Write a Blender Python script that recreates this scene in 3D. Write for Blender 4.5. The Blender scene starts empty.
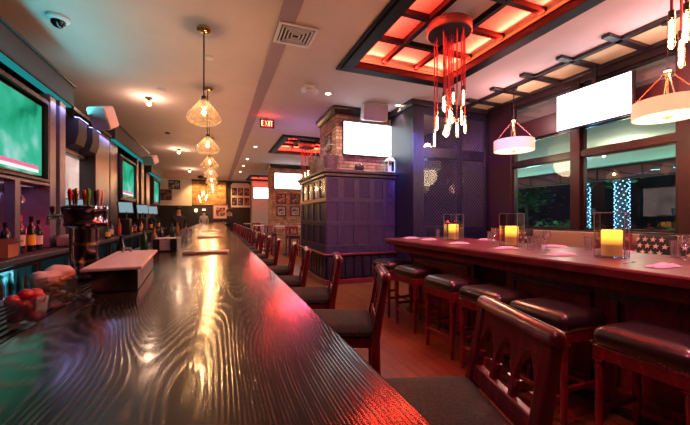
import bpy, bmesh, math, random
from mathutils import Vector, Matrix
random.seed(7)
sc = bpy.context.scene
COL = sc.collection
PI = math.pi
R = math.radians
CEIL = 3.78

# ------------------------------------------------------------------ materials
def new_mat(name):
    m = bpy.data.materials.new(name); m.use_nodes = True
    nt = m.node_tree
    return m, nt, nt.nodes['Principled BSDF'], nt.nodes['Material Output']
def plain(name, col, rough=.5, metal=0., coat=0., spec=.5, noise=0., nscale=8., bump=0., sheen=0.):
    m, nt, b, o = new_mat(name)
    b.inputs['Base Color'].default_value = (*col, 1); b.inputs['Roughness'].default_value = rough
    b.inputs['Metallic'].default_value = metal; b.inputs['Coat Weight'].default_value = coat
    b.inputs['Specular IOR Level'].default_value = spec; b.inputs['Sheen Weight'].default_value = sheen
    if noise or bump:
        tc = nt.nodes.new('ShaderNodeTexCoord'); n = nt.nodes.new('ShaderNodeTexNoise')
        n.inputs['Scale'].default_value = nscale; n.inputs['Detail'].default_value = 4
        nt.links.new(tc.outputs['Object'], n.inputs['Vector'])
        if noise:
            r = nt.nodes.new('ShaderNodeValToRGB')
            r.color_ramp.elements[0].position = .3; r.color_ramp.elements[1].position = .7
            r.color_ramp.elements[0].color = (*[c*(1-noise) for c in col], 1)
            r.color_ramp.elements[1].color = (*[min(1, c*(1+noise)) for c in col], 1)
            nt.links.new(n.outputs['Fac'], r.inputs[0]); nt.links.new(r.outputs[0], b.inputs['Base Color'])
        if bump:
            bp = nt.nodes.new('ShaderNodeBump'); bp.inputs['Strength'].default_value = bump; bp.inputs['Distance'].default_value = .01
            nt.links.new(n.outputs['Fac'], bp.inputs['Height']); nt.links.new(bp.outputs[0], b.inputs['Normal'])
    return m
def emit(name, col, st):
    m, nt, b, o = new_mat(name)
    e = nt.nodes.new('ShaderNodeEmission'); e.inputs[0].default_value = (*col, 1); e.inputs[1].default_value = st
    nt.links.new(e.outputs[0], o.inputs[0]); nt.nodes.remove(b)
    return m
def clear(name, tint=(1, 1, 1), refl=.08, rough=.02, body=0., bodycol=(1, 1, 1)):
    m, nt, b, o = new_mat(name)
    t = nt.nodes.new('ShaderNodeBsdfTransparent'); t.inputs[0].default_value = (*tint, 1)
    g = nt.nodes.new('ShaderNodeBsdfGlossy'); g.inputs['Roughness'].default_value = rough
    lw = nt.nodes.new('ShaderNodeLayerWeight'); lw.inputs[0].default_value = .3
    ma = nt.nodes.new('ShaderNodeMath'); ma.operation = 'MULTIPLY_ADD'; ma.inputs[1].default_value = .55; ma.inputs[2].default_value = refl
    ma.use_clamp = True
    nt.links.new(lw.outputs['Fresnel'], ma.inputs[0])
    mx = nt.nodes.new('ShaderNodeMixShader'); nt.links.new(ma.outputs[0], mx.inputs[0])
    nt.links.new(t.outputs[0], mx.inputs[1]); nt.links.new(g.outputs[0], mx.inputs[2])
    out = mx
    if body:
        d = nt.nodes.new('ShaderNodeBsdfTranslucent'); d.inputs[0].default_value = (*bodycol, 1)
        d2 = nt.nodes.new('ShaderNodeBsdfDiffuse'); d2.inputs[0].default_value = (*bodycol, 1)
        ad = nt.nodes.new('ShaderNodeMixShader'); ad.inputs[0].default_value = .5
        nt.links.new(d.outputs[0], ad.inputs[1]); nt.links.new(d2.outputs[0], ad.inputs[2])
        m2 = nt.nodes.new('ShaderNodeMixShader'); m2.inputs[0].default_value = body
        nt.links.new(mx.outputs[0], m2.inputs[1]); nt.links.new(ad.outputs[0], m2.inputs[2]); out = m2
    nt.links.new(out.outputs[0], o.inputs[0]); nt.nodes.remove(b)
    return m
def grain(name, dark, light, rough=.25, sc_=(3., .45, 3.), lines=22., bump=.2, coat=0., spec=.5, lin=0., bdist=.004, rvar=.1):
    """wood whose figure follows the level lines of a stretched noise (plain sawn oak look)"""
    m, nt, b, o = new_mat(name)
    N = nt.nodes.new; L = nt.links.new
    tc = N('ShaderNodeTexCoord'); mp = N('ShaderNodeMapping'); mp.inputs['Scale'].default_value = sc_
    L(tc.outputs['Object'], mp.inputs[0])
    n = N('ShaderNodeTexNoise'); n.inputs['Scale'].default_value = 1.; n.inputs['Detail'].default_value = 1.6; n.inputs['Roughness'].default_value = .3
    L(mp.outputs[0], n.inputs['Vector'])
    mu = N('ShaderNodeMath'); mu.operation = 'MULTIPLY'; mu.inputs[1].default_value = lines*6.283
    L(n.outputs['Fac'], mu.inputs[0])
    if lin:
        sx = N('ShaderNodeSeparateXYZ'); L(tc.outputs['Object'], sx.inputs[0])
        la = N('ShaderNodeMath'); la.operation = 'MULTIPLY_ADD'; la.inputs[1].default_value = lin*6.283
        L(sx.outputs[0], la.inputs[0]); L(mu.outputs[0], la.inputs[2]); mu = la
    si = N('ShaderNodeMath'); si.operation = 'SINE'; L(mu.outputs[0], si.inputs[0])
    ab = N('ShaderNodeMath'); ab.operation = 'MULTIPLY_ADD'; ab.inputs[1].default_value = .5; ab.inputs[2].default_value = .5
    L(si.outputs[0], ab.inputs[0])
    mp2 = N('ShaderNodeMapping'); mp2.inputs['Scale'].default_value = (sc_[0]*55, sc_[1]*14, sc_[2]*55)
    L(tc.outputs['Object'], mp2.inputs[0])
    n2 = N('ShaderNodeTexNoise'); n2.inputs['Scale'].default_value = 1.; n2.inputs['Detail'].default_value = 2
    L(mp2.outputs[0], n2.inputs['Vector'])
    pw = N('ShaderNodeMath'); pw.operation = 'POWER'; pw.inputs[1].default_value = 2.2; L(ab.outputs[0], pw.inputs[0])
    mul = N('ShaderNodeMath'); mul.operation = 'MULTIPLY'; L(pw.outputs[0], mul.inputs[0])
    gt = N('ShaderNodeMapRange'); gt.inputs[1].default_value = .3; gt.inputs[2].default_value = .6
    L(n2.outputs['Fac'], gt.inputs[0]); L(gt.outputs[0], mul.inputs[1])
    cr = N('ShaderNodeValToRGB'); cr.color_ramp.elements[0].color = (*dark, 1); cr.color_ramp.elements[1].color = (*light, 1)
    L(mul.outputs[0], cr.inputs[0]); L(cr.outputs[0], b.inputs['Base Color'])
    rr = N('ShaderNodeMath'); rr.operation = 'MULTIPLY_ADD'; rr.inputs[1].default_value = rvar; rr.inputs[2].default_value = rough
    L(mul.outputs[0], rr.inputs[0]); L(rr.outputs[0], b.inputs['Roughness'])
    bp = N('ShaderNodeBump'); bp.inputs['Strength'].default_value = bump; bp.inputs['Distance'].default_value = bdist
    L(mul.outputs[0], bp.inputs['Height']); L(bp.outputs[0], b.inputs['Normal'])
    b.inputs['Coat Weight'].default_value = coat; b.inputs['Coat Roughness'].default_value = .12; b.inputs['Specular IOR Level'].default_value = spec
    return m
def brick(name, c1, c2, mortar, vertical='XZ', bw=.22, bh=.075):
    m, nt, b, o = new_mat(name)
    N = nt.nodes.new; L = nt.links.new
    tc = N('ShaderNodeTexCoord'); sp = N('ShaderNodeSeparateXYZ'); L(tc.outputs['Object'], sp.inputs[0])
    ad = N('ShaderNodeMath'); ad.operation = 'ADD'; L(sp.outputs[0], ad.inputs[0]); L(sp.outputs[1], ad.inputs[1])
    cb = N('ShaderNodeCombineXYZ'); L(ad.outputs[0], cb.inputs[0]); L(sp.outputs[2], cb.inputs[1])
    br = N('ShaderNodeTexBrick'); br.inputs['Scale'].default_value = 1.
    br.inputs['Brick Width'].default_value = bw; br.inputs['Row Height'].default_value = bh; br.inputs['Mortar Size'].default_value = .009
    br.inputs['Color1'].default_value = (*c1, 1); br.inputs['Color2'].default_value = (*c2, 1); br.inputs['Mortar'].default_value = (*mortar, 1)
    br.inputs['Bias'].default_value = -.1
    L(cb.outputs[0], br.inputs['Vector'])
    n = N('ShaderNodeTexNoise'); n.inputs['Scale'].default_value = 6; n.inputs['Detail'].default_value = 5
    L(tc.outputs['Object'], n.inputs['Vector'])
    mx = N('ShaderNodeMixRGB'); mx.blend_type = 'MULTIPLY'; mx.inputs[0].default_value = .7
    cr = N('ShaderNodeValToRGB'); cr.color_ramp.elements[0].position = .35; cr.color_ramp.elements[0].color = (.35, .3, .28, 1); cr.color_ramp.elements[1].position = .65
    L(n.outputs['Fac'], cr.inputs[0]); L(br.outputs['Color'], mx.inputs[1]); L(cr.outputs[0], mx.inputs[2]); L(mx.outputs[0], b.inputs['Base Color'])
    bp = N('ShaderNodeBump'); bp.inputs['Strength'].default_value = .8; bp.inputs['Distance'].default_value = .01; bp.invert = True
    L(br.outputs['Fac'], bp.inputs['Height']); L(bp.outputs[0], b.inputs['Normal'])
    b.inputs['Roughness'].default_value = .85
    return m
def planks(name, c1, c2, c3):
    m, nt, b, o = new_mat(name)
    N = nt.nodes.new; L = nt.links.new
    tc = N('ShaderNodeTexCoord'); mp = N('ShaderNodeMapping'); mp.inputs['Rotation'].default_value = (0, 0, R(90))
    L(tc.outputs['Object'], mp.inputs[0])
    br = N('ShaderNodeTexBrick'); br.inputs['Scale'].default_value = 1.; br.inputs['Brick Width'].default_value = 1.1; br.inputs['Row Height'].default_value = .11
    br.inputs['Mortar Size'].default_value = .0025; br.inputs['Color1'].default_value = (*c1, 1); br.inputs['Color2'].default_value = (*c2, 1); br.inputs['Mortar'].default_value = (*c3, 1)
    L(mp.outputs[0], br.inputs['Vector'])
    mp2 = N('ShaderNodeMapping'); mp2.inputs['Scale'].default_value = (30, 2.5, 1); L(tc.outputs['Object'], mp2.inputs[0])
    n = N('ShaderNodeTexNoise'); n.inputs['Scale'].default_value = 1.; n.inputs['Detail'].default_value = 5; L(mp2.outputs[0], n.inputs['Vector'])
    mx = N('ShaderNodeMixRGB'); mx.blend_type = 'MULTIPLY'; mx.inputs[0].default_value = .6
    L(br.outputs['Color'], mx.inputs[1]); L(n.outputs['Fac'], mx.inputs[2]); L(mx.outputs[0], b.inputs['Base Color'])
    b.inputs['Roughness'].default_value = .35
    return m
def screen(name, cols, st, scale=4., dist=1.):
    m, nt, b, o = new_mat(name)
    N = nt.nodes.new; L = nt.links.new
    tc = N('ShaderNodeTexCoord'); n = N('ShaderNodeTexNoise'); n.inputs['Scale'].default_value = scale; n.inputs['Detail'].default_value = 3; n.inputs['Distortion'].default_value = dist
    L(tc.outputs['Object'], n.inputs['Vector'])
    cr = N('ShaderNodeValToRGB'); els = cr.color_ramp.elements
    els[0].position = .3; els[0].color = (*cols[0], 1); els[1].position = .68; els[1].color = (*cols[-1], 1)
    for i, c in enumerate(cols[1:-1]):
        e = els.new(.3+.38*(i+1)/(len(cols)-1)); e.color = (*c, 1)
    e = N('ShaderNodeEmission'); e.inputs[1].default_value = st
    L(n.outputs['Fac'], cr.inputs[0]); L(cr.outputs[0], e.inputs[0]); L(e.outputs[0], o.inputs[0]); nt.nodes.remove(b)
    return m

M = {}
M['bar'] = grain('bar_oak', (.010, .0055, .005), (.040, .023, .016), rough=.15, sc_=(2.4, .46, 2.4), lines=105, bump=.17, bdist=.002, coat=.08, spec=.36, lin=30)
M['bar_dark'] = plain('bar_rail', (.02, .018, .02), .35)
M['mahog'] = grain('mahogany', (.13, .006, .015), (.25, .013, .030), rough=.28, sc_=(6, 6, 1.2), lines=8, bump=.05, coat=.3)
M['table'] = grain('table_mahogany', (.10, .014, .020), (.17, .022, .036), rough=.34, sc_=(5, .8, 5), lines=8, bump=.04, coat=.08, spec=.3)
M['dwood'] = grain('dark_walnut', (.014, .009, .012), (.035, .022, .024), rough=.33, sc_=(5, 5, 1), lines=8, bump=.05, coat=.15)
M['navy'] = grain('navy_stained_wood', (.010, .008, .016), (.022, .017, .032), rough=.38, sc_=(5, 5, 1), lines=6, bump=.05)
M['navy2'] = plain('navy_panel', (.007, .0055, .012), .5, noise=.3)
M['steelblue'] = plain('painted_frame', (.11, .13, .21), .4, noise=.15)
M['soffit'] = plain('soffit_paint', (.010, .009, .014), .7, noise=.15)
M['black'] = plain('black_plastic', (.012, .012, .014), .35)
M['blackm'] = plain('black_metal', (.012, .011, .012), .5, metal=.2)
M['leather'] = plain('brown_leather', (.018, .011, .012), .28, coat=.2, noise=.3, nscale=30, bump=.12)
M['fabric'] = plain('woven_upholstery', (.038, .026, .025), .9, noise=.5, nscale=120, bump=.4)
M['taupe'] = plain('taupe_upholstery', (.27, .20, .17), .85, noise=.15, nscale=60, bump=.15, sheen=.2)
M['chrome'] = plain('chrome', (.75, .76, .8), .14, metal=1)
M['brushed'] = plain('brushed_steel', (.45, .46, .5), .32, metal=1, noise=.1, nscale=40)
M['copper'] = plain('reflection_tinted_copper', (.26, .20, .25), .13, metal=1)  # purple tint in the metal colour stands in for bluish reflections
M['brass'] = plain('brass', (.7, .5, .22), .25, metal=1)
M['ceil'] = plain('ceiling_paint', (.66, .53, .54), .9, noise=.03, nscale=3)
M['tan'] = plain('tan_ceiling_panel', (.68, .53, .31), .85, noise=.05, nscale=4)
M['strip'] = plain('mauve_paint', (.36, .25, .33), .85)
M['white'] = plain('white_plastic', (.72, .68, .72), .45)
M['whitewall'] = plain('white_wall', (.7, .66, .66), .85, noise=.04)
M['greymet'] = plain('grey_grille', (.30, .27, .33), .5, noise=.12, nscale=80)
M['redwall'] = plain('burgundy_paint', (.022, .006, .010), .45, noise=.1)
M['brick'] = brick('brown_brick', (.72, .42, .24), (.40, .20, .12), (.22, .16, .12))
M['brick2'] = brick('amber_brick', (.55, .33, .15), (.36, .19, .09), (.20, .13, .08), bw=.5, bh=.16)
M['floor'] = planks('oak_floor', (.32, .105, .030), (.21, .065, .022), (.02, .01, .008))
M['panelc'] = plain('coffer_panel', (.74, .56, .53), .85)
M['cofwood'] = plain('coffer_wood', (.006, .003, .0035), .6, noise=.2, spec=.15)
M['led_red'] = emit('red_led', (1, .07, .015), 3.)
M['cord'] = plain('red_cord', (.17, .006, .03), .6)
M['bulb'] = emit('warm_bulb', (1, .56, .22), 26)
M['filament'] = emit('warm_filament', (1, .50, .17), 85)
M['bulbglass'] = clear('bulb_glass', (1, .93, .82), .05)
M['glass'] = clear('thin_glass', (.95, .96, .98), .09)
M['tumbler'] = clear('tumbler_glass', (.96, .95, .97), .16, .03, body=.05, bodycol=(.9, .85, .9))
M['clearbox'] = clear('clear_box_glass', (.985, .985, .99), .02, .02)
M['edge'] = plain('polished_glass_edge', (.22, .23, .27), .2)
M['shade'] = clear('pendant_glass', (.98, .94, .90), .05, .05, body=.022, bodycol=(1, .85, .7))
M['window'] = clear('window_glass', (.90, .95, .95), .06, .01)
M['teal'] = emit('teal_led', (.03, .50, .50), .35)
M['tvgreen'] = screen('sports_field', [(.0, .10, .05), (.02, .36, .19), (.05, .48, .30), (.35, .68, .62)], .8, 1.7, .25)
M['tvwhite'] = screen('overexposed_picture', [(.70, .82, 1), (.9, .95, 1), (1, 1, 1)], 3.2, 1.6)
M['tvpink'] = emit('score_bar', (.75, .16, .32), .9)
M['tvbar2'] = emit('score_bar_pale', (.85, .72, .70), 1.0)
M['cool'] = screen('cooler_glow', [(.01, .10, .14), (.03, .34, .42), (.25, .8, .9)], 2.6, 9.)
M['pale'] = plain('frosted_panel', (.8, .66, .62), .6)
M['palelit'] = screen('backlit_frosted', [(.42, .26, .25), (.58, .38, .34), (.72, .52, .46)], 1.0, 1.3)
M['pos'] = emit('monitor_glow', (.36, .56, .62), .5)
M['pinkwood'] = grain('pale_lid_wood', (.58, .36, .35), (.68, .46, .44), rough=.4, sc_=(8, 1, 8), lines=6, bump=.04)
M['cloth'] = plain('napkin_linen', (.46, .40, .44), .85, noise=.08, nscale=40)
M['towel'] = plain('pale_towel', (.62, .47, .46), .9, noise=.12, nscale=30, bump=.2)
M['red'] = plain('red_fruit', (.42, .008, .018), .22, coat=.3)
M['orange'] = plain('orange_peel', (.62, .22, .03), .45, noise=.2, nscale=50)
M['card'] = plain('cardboard', (.30, .15, .09), .85, noise=.1)
M['bottle'] = plain('dark_glass', (.010, .008, .012), .08, coat=.4)
M['bottleg'] = plain('green_glass', (.012, .035, .018), .08, coat=.4)
M['bottlea'] = plain('amber_spirit', (.25, .09, .02), .1, coat=.4)
M['label'] = plain('paper_label', (.68, .62, .60), .7)
M['labelr'] = plain('red_label', (.5, .04, .06), .6)
M['labely'] = plain('yellow_label', (.75, .5, .08), .6)
M['redglow'] = emit('red_glow', (1, .03, .06), 5)
M['green'] = plain('green_handle', (.12, .5, .06), .35)
M['redh'] = plain('red_handle', (.5, .04, .04), .35)
M['cream'] = plain('cream_paint', (.7, .55, .38), .5)
M['wick'] = plain('wicker', (.24, .15, .09), .8, noise=.5, nscale=45, bump=.5)
M['pot'] = plain('glazed_bowl', (.06, .03, .035), .25)
M['navyfab'] = plain('navy_cloth', (.018, .018, .035), .85)
M['redfab'] = plain('red_cloth', (.30, .012, .03), .85, noise=.2, nscale=40)
M['starw'] = plain('white_star', (.62, .55, .56), .8)
M['skin'] = plain('skin', (.42, .24, .17), .6)
M['hair'] = plain('dark_hair', (.015, .011, .01), .6)
M['shirt'] = plain('black_shirt', (.016, .015, .02), .8)
M['shirtg'] = plain('pale_shirt', (.32, .30, .34), .8)
M['leaf'] = plain('leaf', (.04, .13, .05), .6, noise=.6, nscale=5)
M['bark'] = plain('bark', (.05, .04, .04), .9, noise=.4)
M['ledblue'] = emit('blue_fairy_light', (.16, .50, 1), 9)
M['awn'] = plain('burgundy_awning', (.22, .07, .10), .7)
M['patio'] = plain('patio_ceiling_paint', (.55, .58, .46), .8)
M['stucco'] = plain('pinkish_stucco', (.40, .27, .25), .9, noise=.2, nscale=3)
M['asph'] = plain('paving', (.05, .05, .05), .9, noise=.2)
def artmat(name, a, b, scale=7.):
    m, nt, bs, o = new_mat(name)
    tc = nt.nodes.new('ShaderNodeTexCoord'); n = nt.nodes.new('ShaderNodeTexNoise'); n.inputs['Scale'].default_value = scale
    cr = nt.nodes.new('ShaderNodeValToRGB'); cr.color_ramp.interpolation = 'CONSTANT'
    cr.color_ramp.elements[0].color = (*a, 1); cr.color_ramp.elements[1].position = .52; cr.color_ramp.elements[1].color = (*b, 1)
    nt.links.new(tc.outputs['Object'], n.inputs['Vector']); nt.links.new(n.outputs['Fac'], cr.inputs[0]); nt.links.new(cr.outputs[0], bs.inputs['Base Color'])
    return m
M['artA'] = artmat('sepia_print', (.05, .02, .02), (.30, .16, .12))
M['artB'] = artmat('grey_print', (.05, .05, .06), (.38, .34, .34))
M['artC'] = artmat('red_print', (.10, .02, .03), (.42, .20, .18))
def drum_mat():
    m, nt, b, o = new_mat('linen_drum_shade')
    b.inputs['Base Color'].default_value = (.75, .58, .44, 1); b.inputs['Roughness'].default_value = .8
    b.inputs['Emission Color'].default_value = (1, .66, .40, 1); b.inputs['Emission Strength'].default_value = .42
    return m
M['drum'] = drum_mat()
M['diff'] = emit('lit_diffuser', (1, .74, .46), 1.7)
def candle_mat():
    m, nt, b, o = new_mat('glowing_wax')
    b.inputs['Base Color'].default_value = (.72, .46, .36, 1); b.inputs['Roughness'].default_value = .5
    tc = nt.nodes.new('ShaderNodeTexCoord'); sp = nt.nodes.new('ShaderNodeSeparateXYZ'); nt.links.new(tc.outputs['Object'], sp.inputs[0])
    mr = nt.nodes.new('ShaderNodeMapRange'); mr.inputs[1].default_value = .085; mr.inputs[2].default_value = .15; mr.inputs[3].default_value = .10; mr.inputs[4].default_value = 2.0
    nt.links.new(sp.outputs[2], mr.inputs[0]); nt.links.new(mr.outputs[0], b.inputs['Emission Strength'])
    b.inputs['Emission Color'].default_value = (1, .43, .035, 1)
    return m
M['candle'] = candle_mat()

# ------------------------------------------------------------------ mesh builder
class MB:
    def __init__(s): s.bm = bmesh.new()
    def face(s, vs):
        try: return s.bm.faces.new(vs)
        except ValueError: return None
    def box(s, x0, x1, y0, y1, z0, z1):
        v = [s.bm.verts.new(p) for p in ((x0, y0, z0), (x1, y0, z0), (x1, y1, z0), (x0, y1, z0), (x0, y0, z1), (x1, y0, z1), (x1, y1, z1), (x0, y1, z1))]
        for f in ((3, 2, 1, 0), (4, 5, 6, 7), (0, 1, 5, 4), (1, 2, 6, 5), (2, 3, 7, 6), (3, 0, 4, 7)): s.face([v[i] for i in f])
        return s
    def bar(s, a, b, w, t):
        """square bar between two points"""
        a, b = Vector(a), Vector(b); d = (b-a).normalized()
        up = Vector((0, 0, 1)) if abs(d.z) < .95 else Vector((0, 1, 0))
        u = d.cross(up).normalized(); v = u.cross(d).normalized()
        P = []
        for p in (a, b):
            for su, sv in ((-1, -1), (1, -1), (1, 1), (-1, 1)): P.append(s.bm.verts.new(p+u*su*w/2+v*sv*t/2))
        for f in ((3, 2, 1, 0), (4, 5, 6, 7), (0, 1, 5, 4), (1, 2, 6, 5), (2, 3, 7, 6), (3, 0, 4, 7)): s.face([P[i] for i in f])
        return s
    def tube(s, pts, r, n=8, cap=True):
        pts = [Vector(p) for p in pts]; rs = r if isinstance(r, (list, tuple)) else [r]*len(pts)
        rings = []; pu = None
        for i, p in enumerate(pts):
            d = (pts[min(i+1, len(pts)-1)]-pts[max(i-1, 0)]).normalized()
            if pu is None:
                up = Vector((0, 0, 1)) if abs(d.z) < .9 else Vector((1, 0, 0)); u = d.cross(up).normalized()
            else:
                u = (pu-d*pu.dot(d)).normalized()
            pu = u; v = d.cross(u)
            rings.append([s.bm.verts.new(p+(u*math.cos(2*PI*k/n)+v*math.sin(2*PI*k/n))*rs[i]) for k in range(n)])
        for a, b in zip(rings, rings[1:]):
            for k in range(n): s.face([a[k], a[(k+1) % n], b[(k+1) % n], b[k]])
        if cap: s.face(rings[0][::-1]); s.face(rings[-1])
        return s
    def lathe(s, prof, c=(0, 0, 0), n=20, axis='z', close=False):
        rings = []
        for r, z in prof:
            ring = []
            if r < 1e-5:
                p = (0, 0, z); ring = [s.bm.verts.new(s._ax(p, c, axis))]
            else:
                for k in range(n):
                    a = 2*PI*k/n; ring.append(s.bm.verts.new(s._ax((r*math.cos(a), r*math.sin(a), z), c, axis)))
            rings.append(ring)
        if close: rings.append(rings[0])
        for a, b in zip(rings, rings[1:]):
            for k in range(n):
                k2 = (k+1) % n
                if len(a) == 1 and len(b) == 1: continue
                if len(a) == 1: s.face([a[0], b[k2], b[k]])
                elif len(b) == 1: s.face([a[k], a[k2], b[0]])
                else: s.face([a[k], a[k2], b[k2], b[k]])
        return s
    def _ax(s, p, c, axis):
        x, y, z = p
        if axis == 'x': x, y, z = z, x, y
        elif axis == 'y': x, y, z = y, z, x
        return (x+c[0], y+c[1], z+c[2])
    def cyl(s, c, r, h, n=16, axis='z'):
        return s.lathe([(0, 0), (r, 0), (r, h), (0, h)], c, n, axis)
    def ball(s, c, r, n=12, sz=1., sx=1., sy=1.):
        m = n//2; rings = []
        for i in range(m+1):
            t = PI*i/m
            if i in (0, m): rings.append([s.bm.verts.new((c[0], c[1], c[2]-r*sz*math.cos(t)))])
            else: rings.append([s.bm.verts.new((c[0]+r*sx*math.sin(t)*math.cos(2*PI*k/n), c[1]+r*sy*math.sin(t)*math.sin(2*PI*k/n), c[2]-r*sz*math.cos(t))) for k in range(n)])
        for a, b in zip(rings, rings[1:]):
            for k in range(n):
                k2 = (k+1) % n
                if len(a) == 1: s.face([a[0], b[k2], b[k]])
                elif len(b) == 1: s.face([a[k], a[k2], b[0]])
                else: s.face([a[k], a[k2], b[k2], b[k]])
        return s
    def prism(s, poly, axis, a, b):
        """2-D polygon extruded along an axis; poly in the two other axes in xyz order"""
        def pt(p, t):
            if axis == 'x': return (t, p[0], p[1])
            if axis == 'y': return (p[0], t, p[1])
            return (p[0], p[1], t)
        A = [s.bm.verts.new(pt(p, a)) for p in poly]; B = [s.bm.verts.new(pt(p, b)) for p in poly]
        s.face(A[::-1]); s.face(B)
        n = len(poly)
        for k in range(n): s.face([A[k], A[(k+1) % n], B[(k+1) % n], B[k]])
        return s
    def rloops(s, w, d, r, prof, seg=5, c=(0, 0)):
        """stack of rounded rectangles: prof = [(inset, z)], capped"""
        rings = []
        for ins, z in prof:
            ring = []; W, D, rr = w/2-ins, d/2-ins, max(.004, r-ins*.6)
            for q, (sx, sy) in enumerate(((1, 1), (-1, 1), (-1, -1), (1, -1))):
                for k in range(seg+1):
                    a = PI/2*(q+k/seg)
                    ring.append(s.bm.verts.new((c[0]+sx*(W-rr)+rr*math.cos(a), c[1]+sy*(D-rr)+rr*math.sin(a), z)))
            rings.append(ring)
        n = len(rings[0])
        for a, b in zip(rings, rings[1:]):
            for k in range(n): s.face([a[k], a[(k+1) % n], b[(k+1) % n], b[k]])
        s.face(rings[0][::-1]); s.face(rings[-1])
        return s
    def each(s, fn):
        for v in s.bm.verts: v.co = Vector(fn(*v.co))
        return s
    def rot(s, ang, axis='Z', c=(0, 0, 0)):
        bmesh.ops.rotate(s.bm, verts=s.bm.verts[:], cent=c, matrix=Matrix.Rotation(ang, 3, axis)); return s
    def move(s, *t):
        bmesh.ops.translate(s.bm, verts=s.bm.verts[:], vec=t); return s
    def build(s, name, mat, parent=None, loc=(0, 0, 0), rotz=0, bevel=0., smooth=40):
        bmesh.ops.recalc_face_normals(s.bm, faces=s.bm.faces[:])
        me = bpy.data.meshes.new(name); s.bm.to_mesh(me); s.bm.free()
        me.materials.append(M[mat] if isinstance(mat, str) else mat)
        if smooth:
            me.polygons.foreach_set('use_smooth', [True]*len(me.polygons)); me.set_sharp_from_angle(angle=R(smooth))
        o = bpy.data.objects.new(name, me); COL.objects.link(o)
        o.location = loc; o.rotation_euler = (0, 0, rotz)
        if parent: o.parent = parent
        if bevel:
            b = o.modifiers.new('bevel', 'BEVEL'); b.width = bevel; b.segments = 2; b.limit_method = 'ANGLE'
        return o
def T(name, label, cat, loc=(0, 0, 0), rotz=0, group=None):
    o = bpy.data.objects.new(name, None); COL.objects.link(o); o.empty_display_size = .1
    o.location = loc; o.rotation_euler = (0, 0, rotz); o['label'] = label; o['category'] = cat
    if group: o['group'] = group
    return o
def tag(o, label, cat, group=None):
    o['label'] = label; o['category'] = cat
    if group: o['group'] = group
    return o
def struct(o): o['kind'] = 'structure'; return o
def dup(root, loc, rotz, label, group=None):
    r = root.copy(); COL.objects.link(r); r.location = loc; r.rotation_euler = (0, 0, rotz); r['label'] = label
    if group: r['group'] = group
    for ch in list(root.children):
        c = ch.copy(); COL.objects.link(c); c.parent = r
        for g in list(ch.children):
            d = g.copy(); COL.objects.link(d); d.parent = c
    return r
ORD = 'first second third fourth fifth sixth seventh eighth ninth tenth eleventh twelfth thirteenth fourteenth fifteenth sixteenth seventeenth eighteenth nineteenth twentieth twenty-first twenty-second twenty-third twenty-fourth twenty-fifth twenty-sixth twenty-seventh twenty-eighth'.split()
def lamp(kind, name, loc, col, energy, size=.1, to=None, spot=None, blend=.5, size_y=None, spread=None):
    l = bpy.data.lights.new(name, kind); l.color = col; l.energy = energy
    if kind == 'AREA':
        l.size = size
        if size_y: l.shape = 'RECTANGLE'; l.size_y = size_y
        if spread: l.spread = R(spread)
    else: l.shadow_soft_size = size
    if kind == 'SPOT': l.spot_size = R(spot or 90); l.spot_blend = blend
    o = bpy.data.objects.new(name, l); COL.objects.link(o); o.location = loc
    if to is not None: o.rotation_euler = (Vector(to)-Vector(loc)).to_track_quat('-Z', 'X' if size_y and size_y > size else 'Y').to_euler()
    return o
# ================================================================== SETTING
XL, XR, Y0, Y1 = -3.2, 5.7, -3.0, 23.6
struct(MB().box(XL, XR+.1, Y0, Y1, -.1, 0).build('floor', 'floor', smooth=0))
C1 = (1.95, 3.80, -.25, 4.86); C2 = (1.95, 3.80, 9.75, 12.3); C3 = (1.95, 3.80, 19.6, 22.2)
b = MB(); zt = CEIL+.06
b.box(XL, 1.95, Y0, Y1, CEIL, zt); b.box(3.80, 5.0, Y0, Y1, CEIL, zt); b.box(5.0, XR+.1, 5.73, Y1, CEIL, zt)
ys = Y0
for c in (C1, C2, C3):
    b.box(1.95, 3.80, ys, c[2], CEIL, zt); ys = c[3]
b.box(1.95, 3.80, ys, Y1, CEIL, zt)
struct(b.build('ceiling', 'ceil', smooth=0))
struct(MB().box(5.0, XR+.1, Y0, 5.73, CEIL, zt).build('trim_2', 'tan', smooth=0))
struct(MB().box(.70, .90, Y0, Y1, CEIL-.012, CEIL).build('trim_1', 'strip', smooth=0))
struct(MB().box(XL-.1, XL, Y0, Y1, 0, CEIL).build('wall_left', 'navy2', smooth=0))
struct(MB().box(XL, XR+.1, Y0-.1, Y0, 0, CEIL).build('wall_back', 'redwall', smooth=0))
# far wall: white plaster bay, amber brick bay, dark wainscot, white board bay on the right
struct(MB().box(XL, -1.43, Y1-.4, Y1-.3, 2.05, CEIL).build('wall_far', 'whitewall', smooth=0))
struct(MB().box(-1.43, .62, Y1-.42, Y1-.3, 2.15, CEIL).build('wall_far_brick', 'brick2', smooth=0))
struct(MB().box(XL, .62, Y1-.45, Y1-.3, 0, 2.1).build('trim_3', 'navy2', smooth=0))
struct(MB().box(.62, XR+.1, Y1-.1, Y1, 0, CEIL).build('wall_far_right', 'navy2', smooth=0))
struct(MB().box(-1.45, .64, Y1-.5, Y1-.3, 3.66, CEIL).build('trim_4', 'dwood', smooth=0))
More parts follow.
